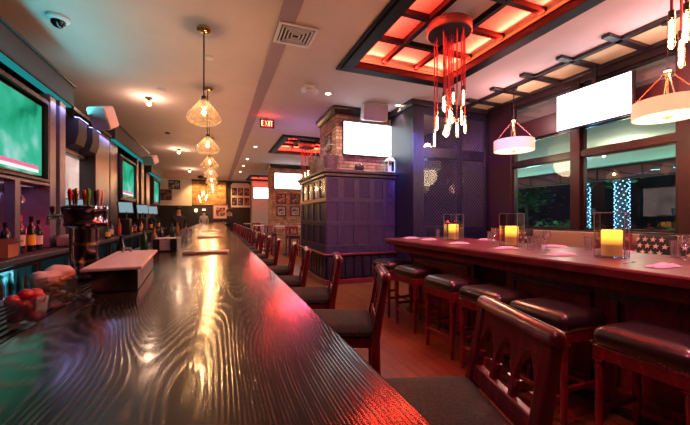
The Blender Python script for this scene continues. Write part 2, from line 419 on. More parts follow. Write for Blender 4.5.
# window wall
b = MB(); b.box(XR, XR+.16, Y0, 5.75, 0, 1.13)
for a, c in ((5.12, 5.75), (3.74, 3.90), (2.16, 2.49), (-.2, 0), (-3, -2.0)): b.box(XR-.06, XR+.14, a, c, 1.13, CEIL)
struct(b.build('wall_right', 'redwall', bevel=.01))
b = MB(); b.box(XR-.05, XR+.13, Y0, 5.12, 2.90, 3.24); b.box(XR-.05, XR+.13, Y0, 5.12, 3.62, CEIL)
struct(b.build('trim_5', 'redwall', bevel=.01))
struct(MB().box(XR-.1, XR+.1, Y0, 5.12, 1.13, 1.18).build('trim_6', 'dwood', bevel=.01))
k = 0
for a, c in ((3.90, 5.12), (2.49, 3.74), (0, 2.16), (-2.0, -.2)):
    k += 1
    b = MB(); t = .035
    for z0, z1 in ((1.18, 2.41), (2.49, 2.90), (3.24, 3.62)):
        b.box(XR, XR+.07, a, a+t, z0, z1); b.box(XR, XR+.07, c-t, c, z0, z1); b.box(XR, XR+.07, a, c, z0, z0+t); b.box(XR, XR+.07, a, c, z1-t, z1)
    b.box(XR-.04, XR+.1, a, c, 2.40, 2.50)
    fr = struct(b.build('window_%d' % k, 'dwood'))
    for z0, z1 in ((1.21, 2.38), (2.52, 2.87), (3.27, 3.59)):
        p = MB().box(XR+.03, XR+.042, a+t, c-t, z0, z1).build('glass_pane', 'window', fr, smooth=0); p['kind'] = 'structure'
    s = MB().box(XR+.09, XR+.12, a, c, 3.24, 3.62).build('blind_panel', plain('teal_grey_panel', (.20, .23, .24), .6), fr, smooth=0); s['kind'] = 'structure'
# dark beams on the tan ceiling by the windows
b = MB(); b.box(4.96, 5.05, Y0, 5.70, CEIL-.05, CEIL); b.box(5.60, 5.68, Y0, 5.70, CEIL-.06, CEIL)
for y in (-1.3, -.68, -.06, .56, 1.18, 1.80, 2.42, 2.80, 3.43, 4.07, 4.71, 5.35)[0:]:
    if y != 2.42: b.box(4.72, 5.62, y-.05, y+.05, CEIL-.05, CEIL-.001)
struct(b.build('trim_7', 'dwood', bevel=.006))

# lit ceiling coffers
def coffer(name, label, c, cols, rows, watt):
    x0, x1, y0, y1 = c
    t = T(name, label, 'ceiling coffer', (x0, y0, CEIL), group='red lit ceiling coffers')
    W, D = x1-x0, y1-y0
    b = MB()
    for lo, hi, z0, z1 in ((-.10, .07, -.045, .05), (-.16, .0, -.025, -.001), (.0, .085, .050, .062)):
        b.box(lo, W-lo, lo, hi, z0, z1); b.box(lo, W-lo, D-hi, D-lo, z0, z1); b.box(lo, hi, hi, D-hi, z0, z1); b.box(W-hi, W-lo, hi, D-hi, z0, z1)
    b.build('rim', 'cofwood', t, bevel=.008)
    b = MB(); e = .012
    b.box(-e, 0, -e, D+e, 0, .20); b.box(W, W+e, -e, D+e, 0, .20); b.box(0, W, -e, 0, 0, .20); b.box(0, W, D, D+e, 0, .20)
    b.build('side_wall', 'panelc', t, smooth=0)
    MB().box(-e, W+e, -e, D+e, .201, .23).build('top_panel', 'panelc', t, smooth=0)
    b = MB()
    for i in range(1, cols): x = W*i/cols; b.box(x-.035, x+.035, .002, D-.002, .125, .20)
    for i in range(1, rows): y = D*i/rows; b.box(.002, W-.002, y-.035, y+.035, .13, .199)
    b.build('grid_beam', 'cofwood', t)
    b = MB(); q = .02
    q = .001
    for xa, xb, ya, yb in ((q, q+.02, q, D-q), (W-q-.02, W-q, q, D-q), (q+.02, W-q-.02, q, q+.02), (q+.02, W-q-.02, D-q-.02, D-q)): b.box(xa, xb, ya, yb, .130, .138)
    b.build('led_strip', 'led_red', t, smooth=0)
    for (px, py, sx, sy, tx, ty) in ((.05, D/2, .04, D-.1, .40, D/2), (W-.05, D/2, .04, D-.1, W-.40, D/2), (W/2, .05, W-.1, .04, W/2, .40), (W/2, D-.05, W-.1, .04, W/2, D-.40)):
        lamp('AREA', 'led_light', (x0+px, y0+py, CEIL+.140), (1, .04, .02), watt*max(sx, sy), sx, (x0+tx, y0+ty, CEIL+.20), size_y=sy, spread=125)
    return t
coffer('ceiling_coffer', 'red lit wooden coffer in the ceiling above the communal table, nearest and largest', C1, 3, 8, 34)
coffer('ceiling_coffer', 'red lit wooden coffer in the ceiling behind the exit sign, middle of three', C2, 3, 4, 28)
coffer('ceiling_coffer', 'small red lit coffer in the ceiling above the farthest television', C3, 3, 4, 14)

# outside: covered patio, awning truss, trees wrapped in blue lights
o = struct(MB().box(XR+.16, 22, -8, 22, -.12, -.02).build('ground', 'asph', smooth=0))
o = struct(MB().box(XR+.16, 11.8, -4, 16, 3.02, 3.12).build('patio_ceiling', 'patio', smooth=0))
t = T('awning', 'burgundy awning with metal trusses along the patio edge outside', 'awning', (11.8, 0, 2.6))
b = MB()
b.box(.1, .13, -4, 16, -.02, .40); b.build('valance', 'awn', t, smooth=0)
b = MB(); b.box(-.03, .03, -4, 16, .36, .41); b.box(-.03, .03, -4, 16, -.02, .03)
for i in range(16):
    y = -4+i*1.25; b.bar((0, y, .02), (0, y+1.2, .38), .04, .04); b.bar((0, y, 0), (0, y, .4), .04, .04)
b.build('truss', 'blackm', t, smooth=0)
def leaves(n, c, r, size):
    b = MB()
    for i in range(n):
        p = Vector((random.gauss(0, .45), random.gauss(0, .45), random.gauss(0, .42)))
        q = Vector(c)+Vector((p.x*r[0], p.y*r[1], p.z*r[2])); a = random.uniform(0, 6.28); s = size*random.uniform(.6, 1.3)
        d = Vector((math.cos(a), math.sin(a), random.uniform(-.7, .5)))*s; w = Vector((-math.sin(a), math.cos(a), random.uniform(-.4, .4)))*s*.35
        vs = [b.bm.verts.new(x) for x in (q, q+d*.5+w, q+d, q+d*.5-w)]; b.face(vs)
    return b
def tree(name, label, loc, h, r, crown, n):
    t = T(name, label, 'tree', loc, group='trees outside the windows')
    MB().tube([(0, 0, 0), (.03, .02, h*.5), (-.02, .04, h), (0, .05, h+.8)], [r*1.2, r, r*.85, r*.4], 10).build('trunk', 'bark', t)
    leaves(n, (0, 0, h+crown*.55), (crown, crown, crown*.7), .28).build('foliage', 'leaf', t, smooth=0)
    return t
tree('tree', 'thick tree trunk outside, wrapped in blue lights, behind the nearest candle', (13.3, 7.35, -.02), 2.7, .17, .6, 420)
tree('tree', 'thin tree trunk outside, wrapped in blue lights, beside the window mullion', (13.3, 8.5, -.02), 2.7, .055, .3, 200)
tree('tree', 'dark bushy tree outside behind the far window', (16.2, 13.6, -.02), 1.9, .09, 1.15, 600)
def fairy(label, loc, r, z0, z1, n):
    b = MB()
    for i in range(n):
        a = i*2.4; z = z0+(z1-z0)*(i+random.random()*.8)/n
        b.ball((r*math.cos(a), r*math.sin(a), z), .017, 6)
    o = b.build('fairy_lights', 'ledblue', None, loc); tag(o, label, 'string lights', 'blue fairy lights on the trees')
fairy('string of blue fairy lights spiralled up the thick tree trunk outside', (13.3, 7.35, 0), .215, .9, 2.75, 130)
fairy('string of blue fairy lights on the thin tree trunk by the mullion', (13.3, 8.5, 0), .082, .9, 2.7, 70)
for (x, y, l, n) in ((14.6, 4.2, 'long low hedge outside behind the star cushions', 800), (14.6, 10.4, 'long low hedge outside behind the middle candle', 800)):
    o = leaves(n, (0, 0, .75), (.4, 2.0, .5), .26).build('hedge', 'leaf', None, (x, y, 0), smooth=0); tag(o, l, 'hedge')
t = T('shop_building', 'pinkish stuccoed building across the street with a lit front', 'building', (19, 5.2, 0))
MB().box(0, .5, -3.0, 2.6, 0, 3.3).build('facade', 'stucco', t, smooth=0); MB().box(-.2, .7, -3.2, 2.8, 3.3, 3.55).build('roof_edge', 'awn', t, smooth=0)
b = MB(); b.box(-.03, .0, -2.4, 2.0, .9, 1.7); b.build('shop_window', emit('shop_glow', (.35, .5, .42), .25), t, smooth=0)
o = struct(MB().box(21.5, 21.6, -8, 22, 0, 6).build('exterior_backdrop_wall', plain('night_wall', (.02, .025, .035), .9), smooth=0))
t = T('patio_downlight', 'yellowish round downlight in the patio ceiling outside', 'light', (9.2, 6.6, 3.02), group='patio downlights')
MB().lathe([(0, -.012), (.10, -.012), (.14, -.02), (.16, 0), (0, 0)], n=16).build('ring', 'white', t); MB().cyl((0, 0, -.018), .095, .006).build('lens', emit('patio_lamp', (1, .95, .5), 9), t)
dup(t, (8.2, 4.4, 3.02), 0, 'small round downlight in the patio ceiling right of the hanging television')
for (x, y) in ((9.2, 6.6), (8.2, 4.4)): lamp('POINT', 'patio_light', (x, y, 2.75), (1, .95, .72), 38, .1)
lamp('POINT', 'patio_light', (9.5, 10.5, 2.6), (1, .95, .72), 42, .1); lamp('POINT', 'patio_light', (9.5, 2.2, 2.6), (1, .95, .72), 38, .1)
t = T('street_lamp', 'small glowing street lamp outside near the right window post', 'lamp', (17.5, 4.6, 0))
MB().tube([(0, 0, 0), (0, 0, 2.9)], .04).build('pole', 'blackm', t); MB().ball((0, 0, 3.0), .11).build('globe', emit('street_globe', (1, .75, .4), 14), t)
lamp('POINT', 'street_light', (17.0, 4.6, 3.0), (1, .8, .6), 250, .15); lamp('POINT', 'tree_light', (12.4, 8, 1.4), (.25, .55, 1), 90, .2)
lamp('POINT', 'added_foliage_fill', (12.6, 10.4, .7), (.5, 1, .80), 260, .1); lamp('POINT', 'added_foliage_fill', (12.8, 4.6, .7), (.5, 1, .80), 260, .1)  # no fixtures here; added to brighten the hedges and foliage
# ================================================================== BAR COUNTER
t = T('bar_counter', 'long dark oak bar counter with glossy grained top running away from the camera', 'bar counter', (0, 0, 0))
b = MB(); b.rloops(.86, 23.2, .02, [(.02, 1.0), (.004, 1.012), (0, 1.025), (0, 1.055), (.006, 1.066), (.012, 1.07)], 3, c=(-.10, 10.0)); b.build('top', 'bar', t, smooth=12)
b = MB(); b.box(-.90, -.532, -1.4, 21.4, .985, 1.02)
b.build('drip_rail', 'bar_dark', t, bevel=.004)
b = MB()
for i in range(9): b.box(-.84+i*.034, -.825+i*.034, .3, 12, 1.021, 1.03)
b.build('rail_mat', 'black', t, smooth=0)
MB().box(-.84, .06, -1.35, 21.3, 0, .985).build('body', 'dwood', t)
b = MB()
for i in range(29): y = -1.2+i*.78; b.box(.062, .075, y, y+.66, .2, .86)
b.build('front_panel', 'mahog', t, bevel=.004)
b = MB(); b.tube([(.22, -1.3, .18), (.22, 21.2, .18)], .022, 8)
for i in range(15): b.bar((.062, -1.1+i*1.55, .18), (.22, -1.1+i*1.55, .18), .02, .02)
b.build('foot_rail', 'brass', t)

# things on the bar
t = T('napkin_box', 'black wooden box with a pale pinkish lid on the near end of the bar', 'box', (-.435, 2.07, 1.072), R(4))
MB().box(-.085, .085, -.36, .36, 0, .095).build('body', 'dwood', t, bevel=.004)
MB().box(-.115, .105, -.40, .40, .097, .112).build('lid', 'pinkwood', t, bevel=.004)
b = MB(); b.tube([(-.07, .30, .113), (-.07, .30, .135), (-.03, .30, .135), (-.03, .30, .113)], .008, 6); b.build('lid_handle', 'brushed', t)
t = T('napkin_caddy', 'dark napkin caddy filled with pale pink napkins on the bar', 'caddy', (-.45, 3.62, 1.072), R(2))
b = MB(); b.box(-.10, .10, -.11, .11, 0, .012); b.box(-.10, -.045, -.11, -.095, .012, .12); b.box(.045, .10, -.11, -.095, .012, .12); b.box(-.10, -.088, -.095, .11, .012, .12); b.box(.088, .10, -.095, .11, .012, .12); b.box(-.088, .088, .098, .11, .012, .12)
b.build('tray', 'navy', t, bevel=.003)
b = MB()
for i in range(8): b.box(-.08, .08, -.10+i*.0005, .09, .014+i*.014, .026+i*.014)
b.build('napkin_stack', 'cloth', t, bevel=.002)
t = T('beer_tower', 'tall dark copper beer tower with a drum head and coloured tap handles', 'beer tap', (-.72, 2.40, 1.031))
b = MB(); b.lathe([(0, 0), (.085, 0), (.085, .015), (.058, .03), (.056, .30), (0, .30)], n=28); b.build('column', 'copper', t)
for z in (.10, .20): MB().lathe([(.057, z), (.063, z), (.063, z+.018), (.057, z+.018)], n=28, close=True).build('band', 'brass', t)
b = MB(); b.lathe([(0, .302), (.085, .302), (.106, .315), (.108, .33), (.104, .335), (.104, .41), (.108, .416), (.106, .43), (.09, .437), (0, .437)], n=32); b.build('drum', 'copper', t)
hm = ['redh', 'brass', 'green', 'white', 'cream', 'blackm', 'redh', 'chrome']
for i, m_ in enumerate(hm):
    a = -2.7+i*.78; x, y = .075*math.cos(a), .075*math.sin(a)
    MB().lathe([(0, .438), (.006, .438), (.007, .455), (.011, .49), (.013, .51), (.008, .53), (0, .535)], (x, y, 0), 10).build('tap_handle', m_, t)
t = T('faucet_tower', 'small chrome tap head with three faucets left of the copper tower', 'beer tap', (-.862, 2.62, 1.031))
MB().lathe([(0, 0), (.035, 0), (.03, .015), (.016, .03), (.016, .35), (0, .35)], n=16).build('stem', 'chrome', t)
b = MB(); b.tube([(-.12, 0, .368), (.03, 0, .368)], .018, 12); b.build('crossbar', 'chrome', t)
for x in (-.10, -.045, .01):
    MB().tube([(x, -.019, .368), (x, -.05, .363), (x, -.06, .32)], .009, 8).build('faucet', 'chrome', t)
    MB().lathe([(0, .387), (.007, .387), (.012, .41), (.014, .43), (0, .44)], (x, 0, 0), 8).build('tap_lever', 'blackm', t)
def bowl(label, loc, r0, r1, h, cat='bowl'):
    t = T('garnish_bowl', label, cat, loc)
    MB().lathe([(0, 0), (r0, 0), (r0+.004, .006), (r1, h), (r1-.004, h), (r0, .01), (0, .008)], n=8).build('glass_bowl', 'tumbler', t, smooth=20)
    return t
bowl('clear glass bowl of red fruit at the left edge of the bar, nearest the camera', (-.597, 1.44, 1.031), .046, .061, .10)
k = 0
for (x, y, z) in ((-.026, -.02, .034), (.026, -.015, .034), (0, .026, .034), (-.03, .015, .068), (.02, .022, .07), (.006, -.028, .07), (.038, -.005, .088), (-.034, -.022, .09), (-.005, .002, .104), (.012, .036, .1)):
    k += 1
    f = MB().ball((0, 0, 0), .0225, 12, sz=.9).build('red_fruit', 'red', None, (-.597+x*.85, 1.44+y*.85, 1.031+z)); tag(f, 'glossy red fruit in the nearest glass bowl on the bar', 'fruit', 'red fruit in the glass bowl')
t0 = bowl('clear glass bowl of orange peel behind the bowl of red fruit', (-.62, 1.73, 1.031), .05, .075, .11)
for i in range(7):
    a = i*.9; f = MB().tube([(.038*math.cos(a+q*.5), .038*math.sin(a+q*.5), 0.006*math.sin(q*2)) for q in range(4)], [.009, .013, .013, .008], 8).build('orange_peel', 'orange', None, (-.62, 1.73, 1.031+.022+i*.014)); tag(f, 'curled orange peel in the second glass bowl on the bar', 'garnish', 'orange peels in the glass bowl')
t = T('bar_towel', 'pale pinkish towel bundled into two rounded lumps on the rail', 'towel', (-.78, 2.11, 1.031))
b = MB(); b.ball((0, -.05, .05), .075, 16, sz=.75, sx=.8); b.ball((.0, .09, .055), .085, 16, sz=.72, sx=.8)
b.each(lambda x, y, z: (x+.008*math.sin(y*60+z*30), y+.006*math.sin(x*70), max(0, z+.006*math.sin(x*50+y*40)))); b.build('folded_cloth', 'towel', t)
t = T('bar_tongs', 'shiny metal tongs lying beside the orange peel bowl', 'tongs', (-.50, 1.62, 1.074), R(-50))
MB().tube([(-.10, 0, .004), (0, .008, .012), (.10, .003, .004)], [.004, .006, .003], 6).build('arm', 'chrome', t); MB().tube([(-.10, 0.002, .004), (0, -.012, .012), (.10, -.006, .004)], [.004, .006, .003], 6).build('arm', 'chrome', t)
t = T('menu_board', 'thin pale menu board lying across the bar, nearest of three', 'menu', (-.08, 3.27, 1.071), R(-4), 'menu boards on the bar')
MB().rloops(.38, .16, .01, [(0, 0), (0, .016), (.003, .018)], 3).build('board', 'pinkwood', t); MB().box(-.188, -.10, -.078, .078, .0185, .022).build('clip', 'dwood', t)
dup(t, (-.07, 5.67, 1.071), R(-5), 'thin pale menu board lying across the bar, middle of three')
dup(t, (-.10, 7.85, 1.071), R(-3), 'thin pale menu board lying across the bar, farthest of three')
def tumbler(label, loc, r=.034, h=.12, group=None, parent=None):
    o = MB().lathe([(0, 0), (r*.86, 0), (r, h), (r-.003, h), (r*.86-.004, .012), (0, .010)], n=16).build('tumbler', 'tumbler', None, loc, smooth=30); tag(o, label, 'glass', group); return o
for i, (x, y) in enumerate(((-.42, 5.1), (-.36, 5.25), (-.45, 5.6))):
    tumbler('clear tumbler standing on the bar beyond the napkin caddy', (x, y, 1.072), .04, .15, 'tumblers on the far bar')
for i, (x, y, h) in enumerate(((-.70, 3.1, .22), (-.72, 4.1, .25), (-.70, 4.6, .24), (-.72, 5.3, .26), (-.70, 6.4, .27), (-.72, 7.4, .26))):
    o = MB().lathe([(0, 0), (.034, 0), (.036, .01), (.036, h*.6), (.014, h*.78), (.014, h), (0, h)], n=14).build('spirit_bottle', ('bottle', 'bottleg', 'bottlea')[i % 3], None, (x, y, 1.031)); tag(o, '%s %s bottle on the bar rail, %s from the copper tower' % (('short', 'tall')[h > .245], ('black', 'green', 'amber')[i % 3], ORD[i]), 'bottle', 'bottles on the bar rail')

# under bar and back bar
t = T('ice_bin', 'stainless steel ice bin below the left edge of the bar', 'ice bin', (-1.08, 2.9, 0))
MB().box(-.17, .20, -1.4, 1.6, 0, .84).build('body', 'brushed', t, bevel=.006); MB().box(-.18, .21, -1.42, 1.62, .841, .875).build('lid', 'brushed', t, bevel=.005)
t = T('back_bar_counter', 'long dark counter top of the back bar under the televisions', 'counter', (-1.75, 0, 0))
MB().box(-.75, .03, 2.0, 14.0, .955, 1.01).build('slab', 'navy', t, bevel=.006); MB().box(.031, .037, 2.0, 14.0, .96, 1.006).build('edge_strip', 'brushed', t)
MB().box(-.70, -.66, 2.0, 14.0, 0, .955).build('back_board', 'navy2', t)
for i in range(7):
    y = 2.05+i*1.7
    t = T('bottle_cooler', 'bottle cooler with glowing teal glass doors, %s along the back bar' % ORD[i], 'cooler', (-2.38, y, 0), group='coolers under the back bar')
    b = MB(); b.box(0, .55, 0, 1.66, 0, .10); b.box(0, .55, 0, 1.66, .92, .953); b.box(0, .55, 0, .04, .10, .92); b.box(0, .55, 1.62, 1.66, .10, .92); b.build('case', 'black', t)
    MB().box(.01, .02, .04, 1.62, .10, .92).build('lit_liner', 'cool', t, smooth=0)
    b = MB(); b.box(.05, .5, .04, 1.62, .48, .49); b.build('shelf', 'brushed', t)
    for q in range(10):
        MB().lathe([(0, 0), (.03, 0), (.03, .17), (.012, .24), (.012, .30), (0, .30)], n=8).build('stored_bottle', ('bottleg', 'bottlea', 'bottle')[q % 3], t, (.3, .14+q*.155, .491))
    for d in range(2):
        y0 = .02+d*.82
        b = MB(); b.box(.552, .585, y0, y0+.80, .10, .16); b.box(.552, .585, y0, y0+.80, .895, .92); b.box(.552, .585, y0, y0+.05, .16, .895); b.box(.552, .585, y0+.75, y0+.80, .16, .895)
        dr = b.build('door', 'black', t)
        MB().box(.562, .568, y0+.05, y0+.75, .16, .895).build('door_glass', 'glass', dr, smooth=0); MB().bar((.60, y0+.70, .4), (.60, y0+.70, .7), .016, .016).build('handle', 'chrome', dr)

def tv(name, label, loc, rotz, w, h, sm, bars=False, d=.06):
    t = T(name, label, 'television', loc, rotz); e = .02
    MB().box(-w/2, w/2, -d, 0, -h/2, h/2).build('casing', 'black', t, bevel=.006)
    s = MB().box(-w/2+e, w/2-e, -.002+.003, .005, -h/2+e, h/2-e).build('screen', sm, t, smooth=0)
    if bars:
        MB().box(-w/2+.10, w/2-.14, .0055, .007, -h/2+.085, -h/2+.125).build('score_bar', 'tvpink', s, smooth=0); MB().box(-w/2+.10, w/2-.14, .0055, .007, -h/2+.045, -h/2+.08).build('ticker', 'tvbar2', s, smooth=0)
    return t
def bay(label, y0, y1, soff, tvr, pil, railz=True):
    t = T('back_bar_bay', label, 'back bar cabinet', (-2.5, 0, 1.01), group='back bar bays along the left wall')
    z = lambda v: v-1.01
    if soff:
        a, c, zb, ztp = soff
        MB().box(.05, .60, a, c, z(zb), z(ztp)).build('soffit', 'soffit', t, bevel=.006); MB().box(.05, .62, a, c+.02, z(ztp)+.001, z(ztp)+.03).build('crown', 'black', t)
        MB().box(.50, .585, a+.05, c-.05, z(zb)-.022, z(zb)-.001).build('led_strip', 'teal', t, smooth=0)
    MB().box(0, .045, y0, y1, 0, z(3.25)).build('back_panel', 'navy2', t)
    for (a, c, x, zt_, m_) in pil:
        MB().box(.046, x, a, c, 0, z(zt_)).build('pilaster', m_, t, bevel=.008)
    if tvr:
        a, c, zb, ztp = tvr
        b = MB()
        for q, (w_, x0, x1) in enumerate(((.07, .40, .54), (.035, .54, .565))):
            b.box(x0, x1, a-w_, c+w_, z(ztp), z(ztp)+w_); b.box(x0, x1, a-w_, c+w_, z(zb)-w_, z(zb)); b.box(x0, x1, a-w_, a, z(zb), z(ztp)); b.box(x0, x1, c, c+w_, z(zb), z(ztp))
        b.build('screen_surround', 'navy2' if y0 < 6 else 'navy', t, bevel=.004)
    return t
t = bay('nearest back bar bay with a deep soffit, large screen surround and wine glass niche', 2.3, 5.70, (2.3, 5.86, 2.97, 3.25), (3.50, 5.16, 1.86, 2.78), [(5.25, 5.42, .55, 2.95, 'steelblue'), (5.48, 5.66, .57, 2.95, 'steelblue')])
MB().box(.30, .55, 2.3, 5.24, 1.81-1.01, 1.785-1.01+.0).build('rack_shelf', 'steelblue', t)
MB().box(.46, .55, 4.47, 4.57, 0, .774).build('niche_post', 'steelblue', t, bevel=.005)
t = bay('second back bar bay, black with two brackets above a pale frosted panel', 5.88, 7.78, None, None, [(6.95, 7.76, .55, 2.95, 'black')])
MB().box(.046, .42, 5.9, 6.93, 2.36-1.01, 2.95-1.01).build('top_cabinet', 'black', t, bevel=.01); MB().box(.046, .58, 5.9, 7.77, 1.945, 1.99).build('crown', 'black', t)
MB().box(.30, .33, 5.92, 6.90, .40, 1.345).build('frosted_panel', 'palelit', t, smooth=0)
for y in (6.02, 6.62):
    MB().prism([(.421, 1.85), (.60, 1.85), (.60, 1.62), (.56, 1.48), (.47, 1.42), (.421, 1.42)], 'y', y, y+.34).build('bracket', 'soffit', t); MB().box(.40, .615, y-.02, y+.36, 1.851, 1.87).build('chrome_strip', 'chrome', t)
t = bay('third back bar bay with a soffit over the middle television', 7.86, 11.6, (7.95, 11.6, 2.98, 3.30), (8.70, 10.02, 1.86, 2.72), [(8.0, 8.55, .50, 2.95, 'dwood'), (10.2, 10.4, .55, 2.95, 'dwood'), (10.9, 11.3, .52, 2.95, 'dwood')])
t = bay('farthest back bar bay with a soffit over the small far television', 11.7, 14.4, (12.0, 14.4, 2.80, 3.0), (12.75, 14.0, 1.9, 2.66), [(11.75, 12.3, .50, 2.75, 'dwood')])
tv('television', 'large television in the nearest back bar bay showing a teal sports field', (-1.99, 4.33, 2.32), R(-90), 1.62, .88, 'tvgreen', True)
tv('television', 'teal lit television in the third back bar bay, middle of the left wall', (-1.99, 9.36, 2.29), R(-90), 1.28, .82, 'tvgreen', True)
tv('television', 'small looking teal television farthest along the left wall', (-1.99, 13.38, 2.28), R(-90), 1.22, .74, 'tvgreen')

# back bar clutter
def wine(label, loc, lab, col='bottle', h=.33, cap='bottle'):
    t = T('wine_bottle', label, 'bottle', loc, random.uniform(-.5, .5), 'wine bottles in the niche')
    MB().lathe([(0, 0), (.038, 0), (.041, .01), (.041, h*.58), (.034, h*.68), (.015, h*.78), (.015, h-.004), (0, h-.004)], n=18).build('glass_body', col, t)
    MB().lathe([(.0415, h*.18), (.0418, h*.18), (.0418, h*.48), (.0415, h*.48)], n=18, close=True).build('paper_label', lab, t)
    MB().lathe([(.0155, h*.84), (.0175, h*.84), (.0175, h), (0, h+.002), (0, h-.003)], n=12).build('capsule', cap, t)
for l, y, x, lab, cap, h in (('wine bottle with a white label and red capsule, right of the niche post', 4.635, -1.98, 'label', 'redh', .40), ('wine bottle with a yellow and white label beside the red capped bottle', 4.74, -1.93, 'labely', 'bottle', .39), ('wine bottle with a dark red label standing behind the yellow labelled bottle', 4.76, -2.10, 'labelr', 'labelr', .38), ('wine bottle with a pale label, rightmost in the niche', 4.95, -1.95, 'label', 'bottle', .35), ('plain black wine bottle just left of the niche post', 4.36, -1.98, 'bottle', 'bottle', .33), ('black wine bottle with a red label behind the cardboard box', 4.16, -2.1, 'labelr', 'bottle', .33)): wine(l, (x, y, 1.012), lab, 'bottle', h, cap)
o = MB().lathe([(0, 0), (.03, 0), (.034, .06), (.03, .07), (0, .07)], n=12).build('red_cap_glow', 'redglow', None, (-2.12, 4.88, 1.012)); tag(o, 'small glowing red stand-in for a lit bottle top among the wine bottles', 'light')  # emission stands in for a red bottle top catching light
lamp('POINT', 'red_cap_fill', (-2.12, 4.88, 1.25), (1, .03, .12), 1.6, .04)  # added lamp that spreads the red tint through the niche
t = T('cardboard_box', 'open brown cardboard box on the back counter at the left edge', 'box', (-1.93, 4.15, 1.012), R(8))
b = MB(); b.box(-.10, .10, -.13, .13, 0, .01); b.box(-.10, -.094, -.13, .13, .01, .17); b.box(.094, .10, -.13, .13, .01, .13); b.box(-.094, .094, -.13, -.124, .01, .14); b.box(-.094, .094, .124, .13, .01, .17); b.build('carton', 'card', t)
b = MB(); b.prism([(.10, .131), (.14, .155), (.143, .151), (.103, .127)], 'y', -.12, .12); b.build('flap', 'card', t)
t = T('plastic_bin', 'clear plastic bin of folded napkins on the back counter', 'bin', (-1.795, 5.42, 1.012))
b = MB(); b.rloops(.24, .46, .03, [(.03, 0), (0, .15), (-.008, .152), (.006, .15), (.035, .008)], 4); b.build('tub', 'glass', t)
b = MB()
for i in range(5): b.box(-.09, .09, -.18+i*.075, -.115+i*.075, .012, .13+.02*(i % 2))
b.build('napkin', 'cloth', t, bevel=.01)
def monitor(label, loc, rz):
    t = T('till_monitor', label, 'monitor', loc, rz, 'till monitors on the back bar')
    MB().lathe([(0, 0), (.09, 0), (.09, .012), (.02, .025), (.018, .16), (0, .16)], n=16).build('stand', 'black', t)
    b = MB(); b.box(-.16, .16, -.03, 0, .12, .38); b.rot(R(12), 'X', (0, 0, .2)); c = b.build('casing', 'black', t, bevel=.006)
    b = MB(); b.box(-.14, .14, .001, .003, .14, .36); b.rot(R(12), 'X', (0, 0, .2)); b.build('display', 'pos', t, smooth=0); return t
t = monitor('till monitor with a glowing screen left of the beer tower', (-1.92, 5.86, 1.29), R(-150))
MB().box(-.11, .11, -.11, .11, -.278, -.001).build('printer_base', 'black', t, bevel=.01)
monitor('till monitor on the back bar below the middle television', (-1.80, 8.35, 1.35), R(-140)); monitor('till monitor on the back bar beyond the middle television', (-1.80, 10.1, 1.35), R(-140)); monitor('till monitor farthest along the back bar', (-1.80, 11.6, 1.35), R(-140))
for y, zz in ((8.35, .34), (10.1, .34), (11.6, .34)):
    o = MB().box(-.10, .10, -.10, .10, 0, zz-.003).build('till_printer', 'black', None, (-1.81, y, 1.012), bevel=.01); tag(o, 'black till printer under the monitor %s' % {8.35: 'below the middle television', 10.1: 'beyond the middle television', 11.6: 'farthest along the back bar'}[y], 'printer')
for i in range(16):
    y = 6.1+i*.47+(.12 if i == 3 else .22 if i == 9 else 0); h = (.28, .33, .24, .30, .36)[i % 5]; mm = ('bottlea', 'bottle', 'bottleg', 'bottle')[i % 4]
    if abs(y-8.35) < .22 or abs(y-10.1) < .22 or abs(y-11.6) < .22: y += .3
    t = T('liquor_bottle', '%s liquor bottle on the back counter, %s from the plastic bin' % ({'bottlea': 'amber', 'bottle': 'black', 'bottleg': 'green'}[mm], ORD[i]), 'bottle', (-1.845+.05*(i % 3-1), y, 1.012), 0, 'liquor bottles on the back counter')
    MB().lathe([(0, 0), (.04, 0), (.042, .01), (.042, h*.6), (.016, h*.76), (.016, h), (0, h)], n=12).build('glass_body', mm, t)
    MB().lathe([(.0423, h*.15), (.0427, h*.15), (.0427, h*.5), (.0423, h*.5)], n=12, close=True).build('paper_label', ('label', 'labelr', 'labely')[i % 3], t)
t = T('glass_rack', 'wire rack for hanging wine glasses in the nearest niche', 'rack', (-2.20, 4.72, 1.785))
b = MB()
for y in (-.35, -.28, -.15, -.08, .22, .29, .40, .47): b.bar((-.12, y, -.02), (.12, y, -.02), .008, .008)
for x in (-.12, .12): b.bar((x, -.38, -.010), (x, .50, -.010), .008, .012)
b.build('wires', 'brass', t)
for i, (x, y) in enumerate(((-2.12, 4.405), (-2.12, 4.605), (-2.24, 4.605), (-2.12, 4.975), (-2.24, 4.975))):
    h = .21
    o = MB().lathe([(0, 0), (.033, -.002), (.033, -.005), (.005, -.012), (.004, -.10), (.02, -.115), (.038, -.15), (.036, -h), (.034, -h), (.035, -.152), (.018, -.119), (0, -.112)], n=14).build('wine_glass', 'tumbler', None, (x, y, 1.760)); tag(o, 'wine glass hanging upside down left of the niche post' if y < 4.8 else 'wine glass hanging upside down right of the niche post', 'glass', 'hanging wine glasses left of the post' if y < 4.8 else 'hanging wine glasses right of the post')
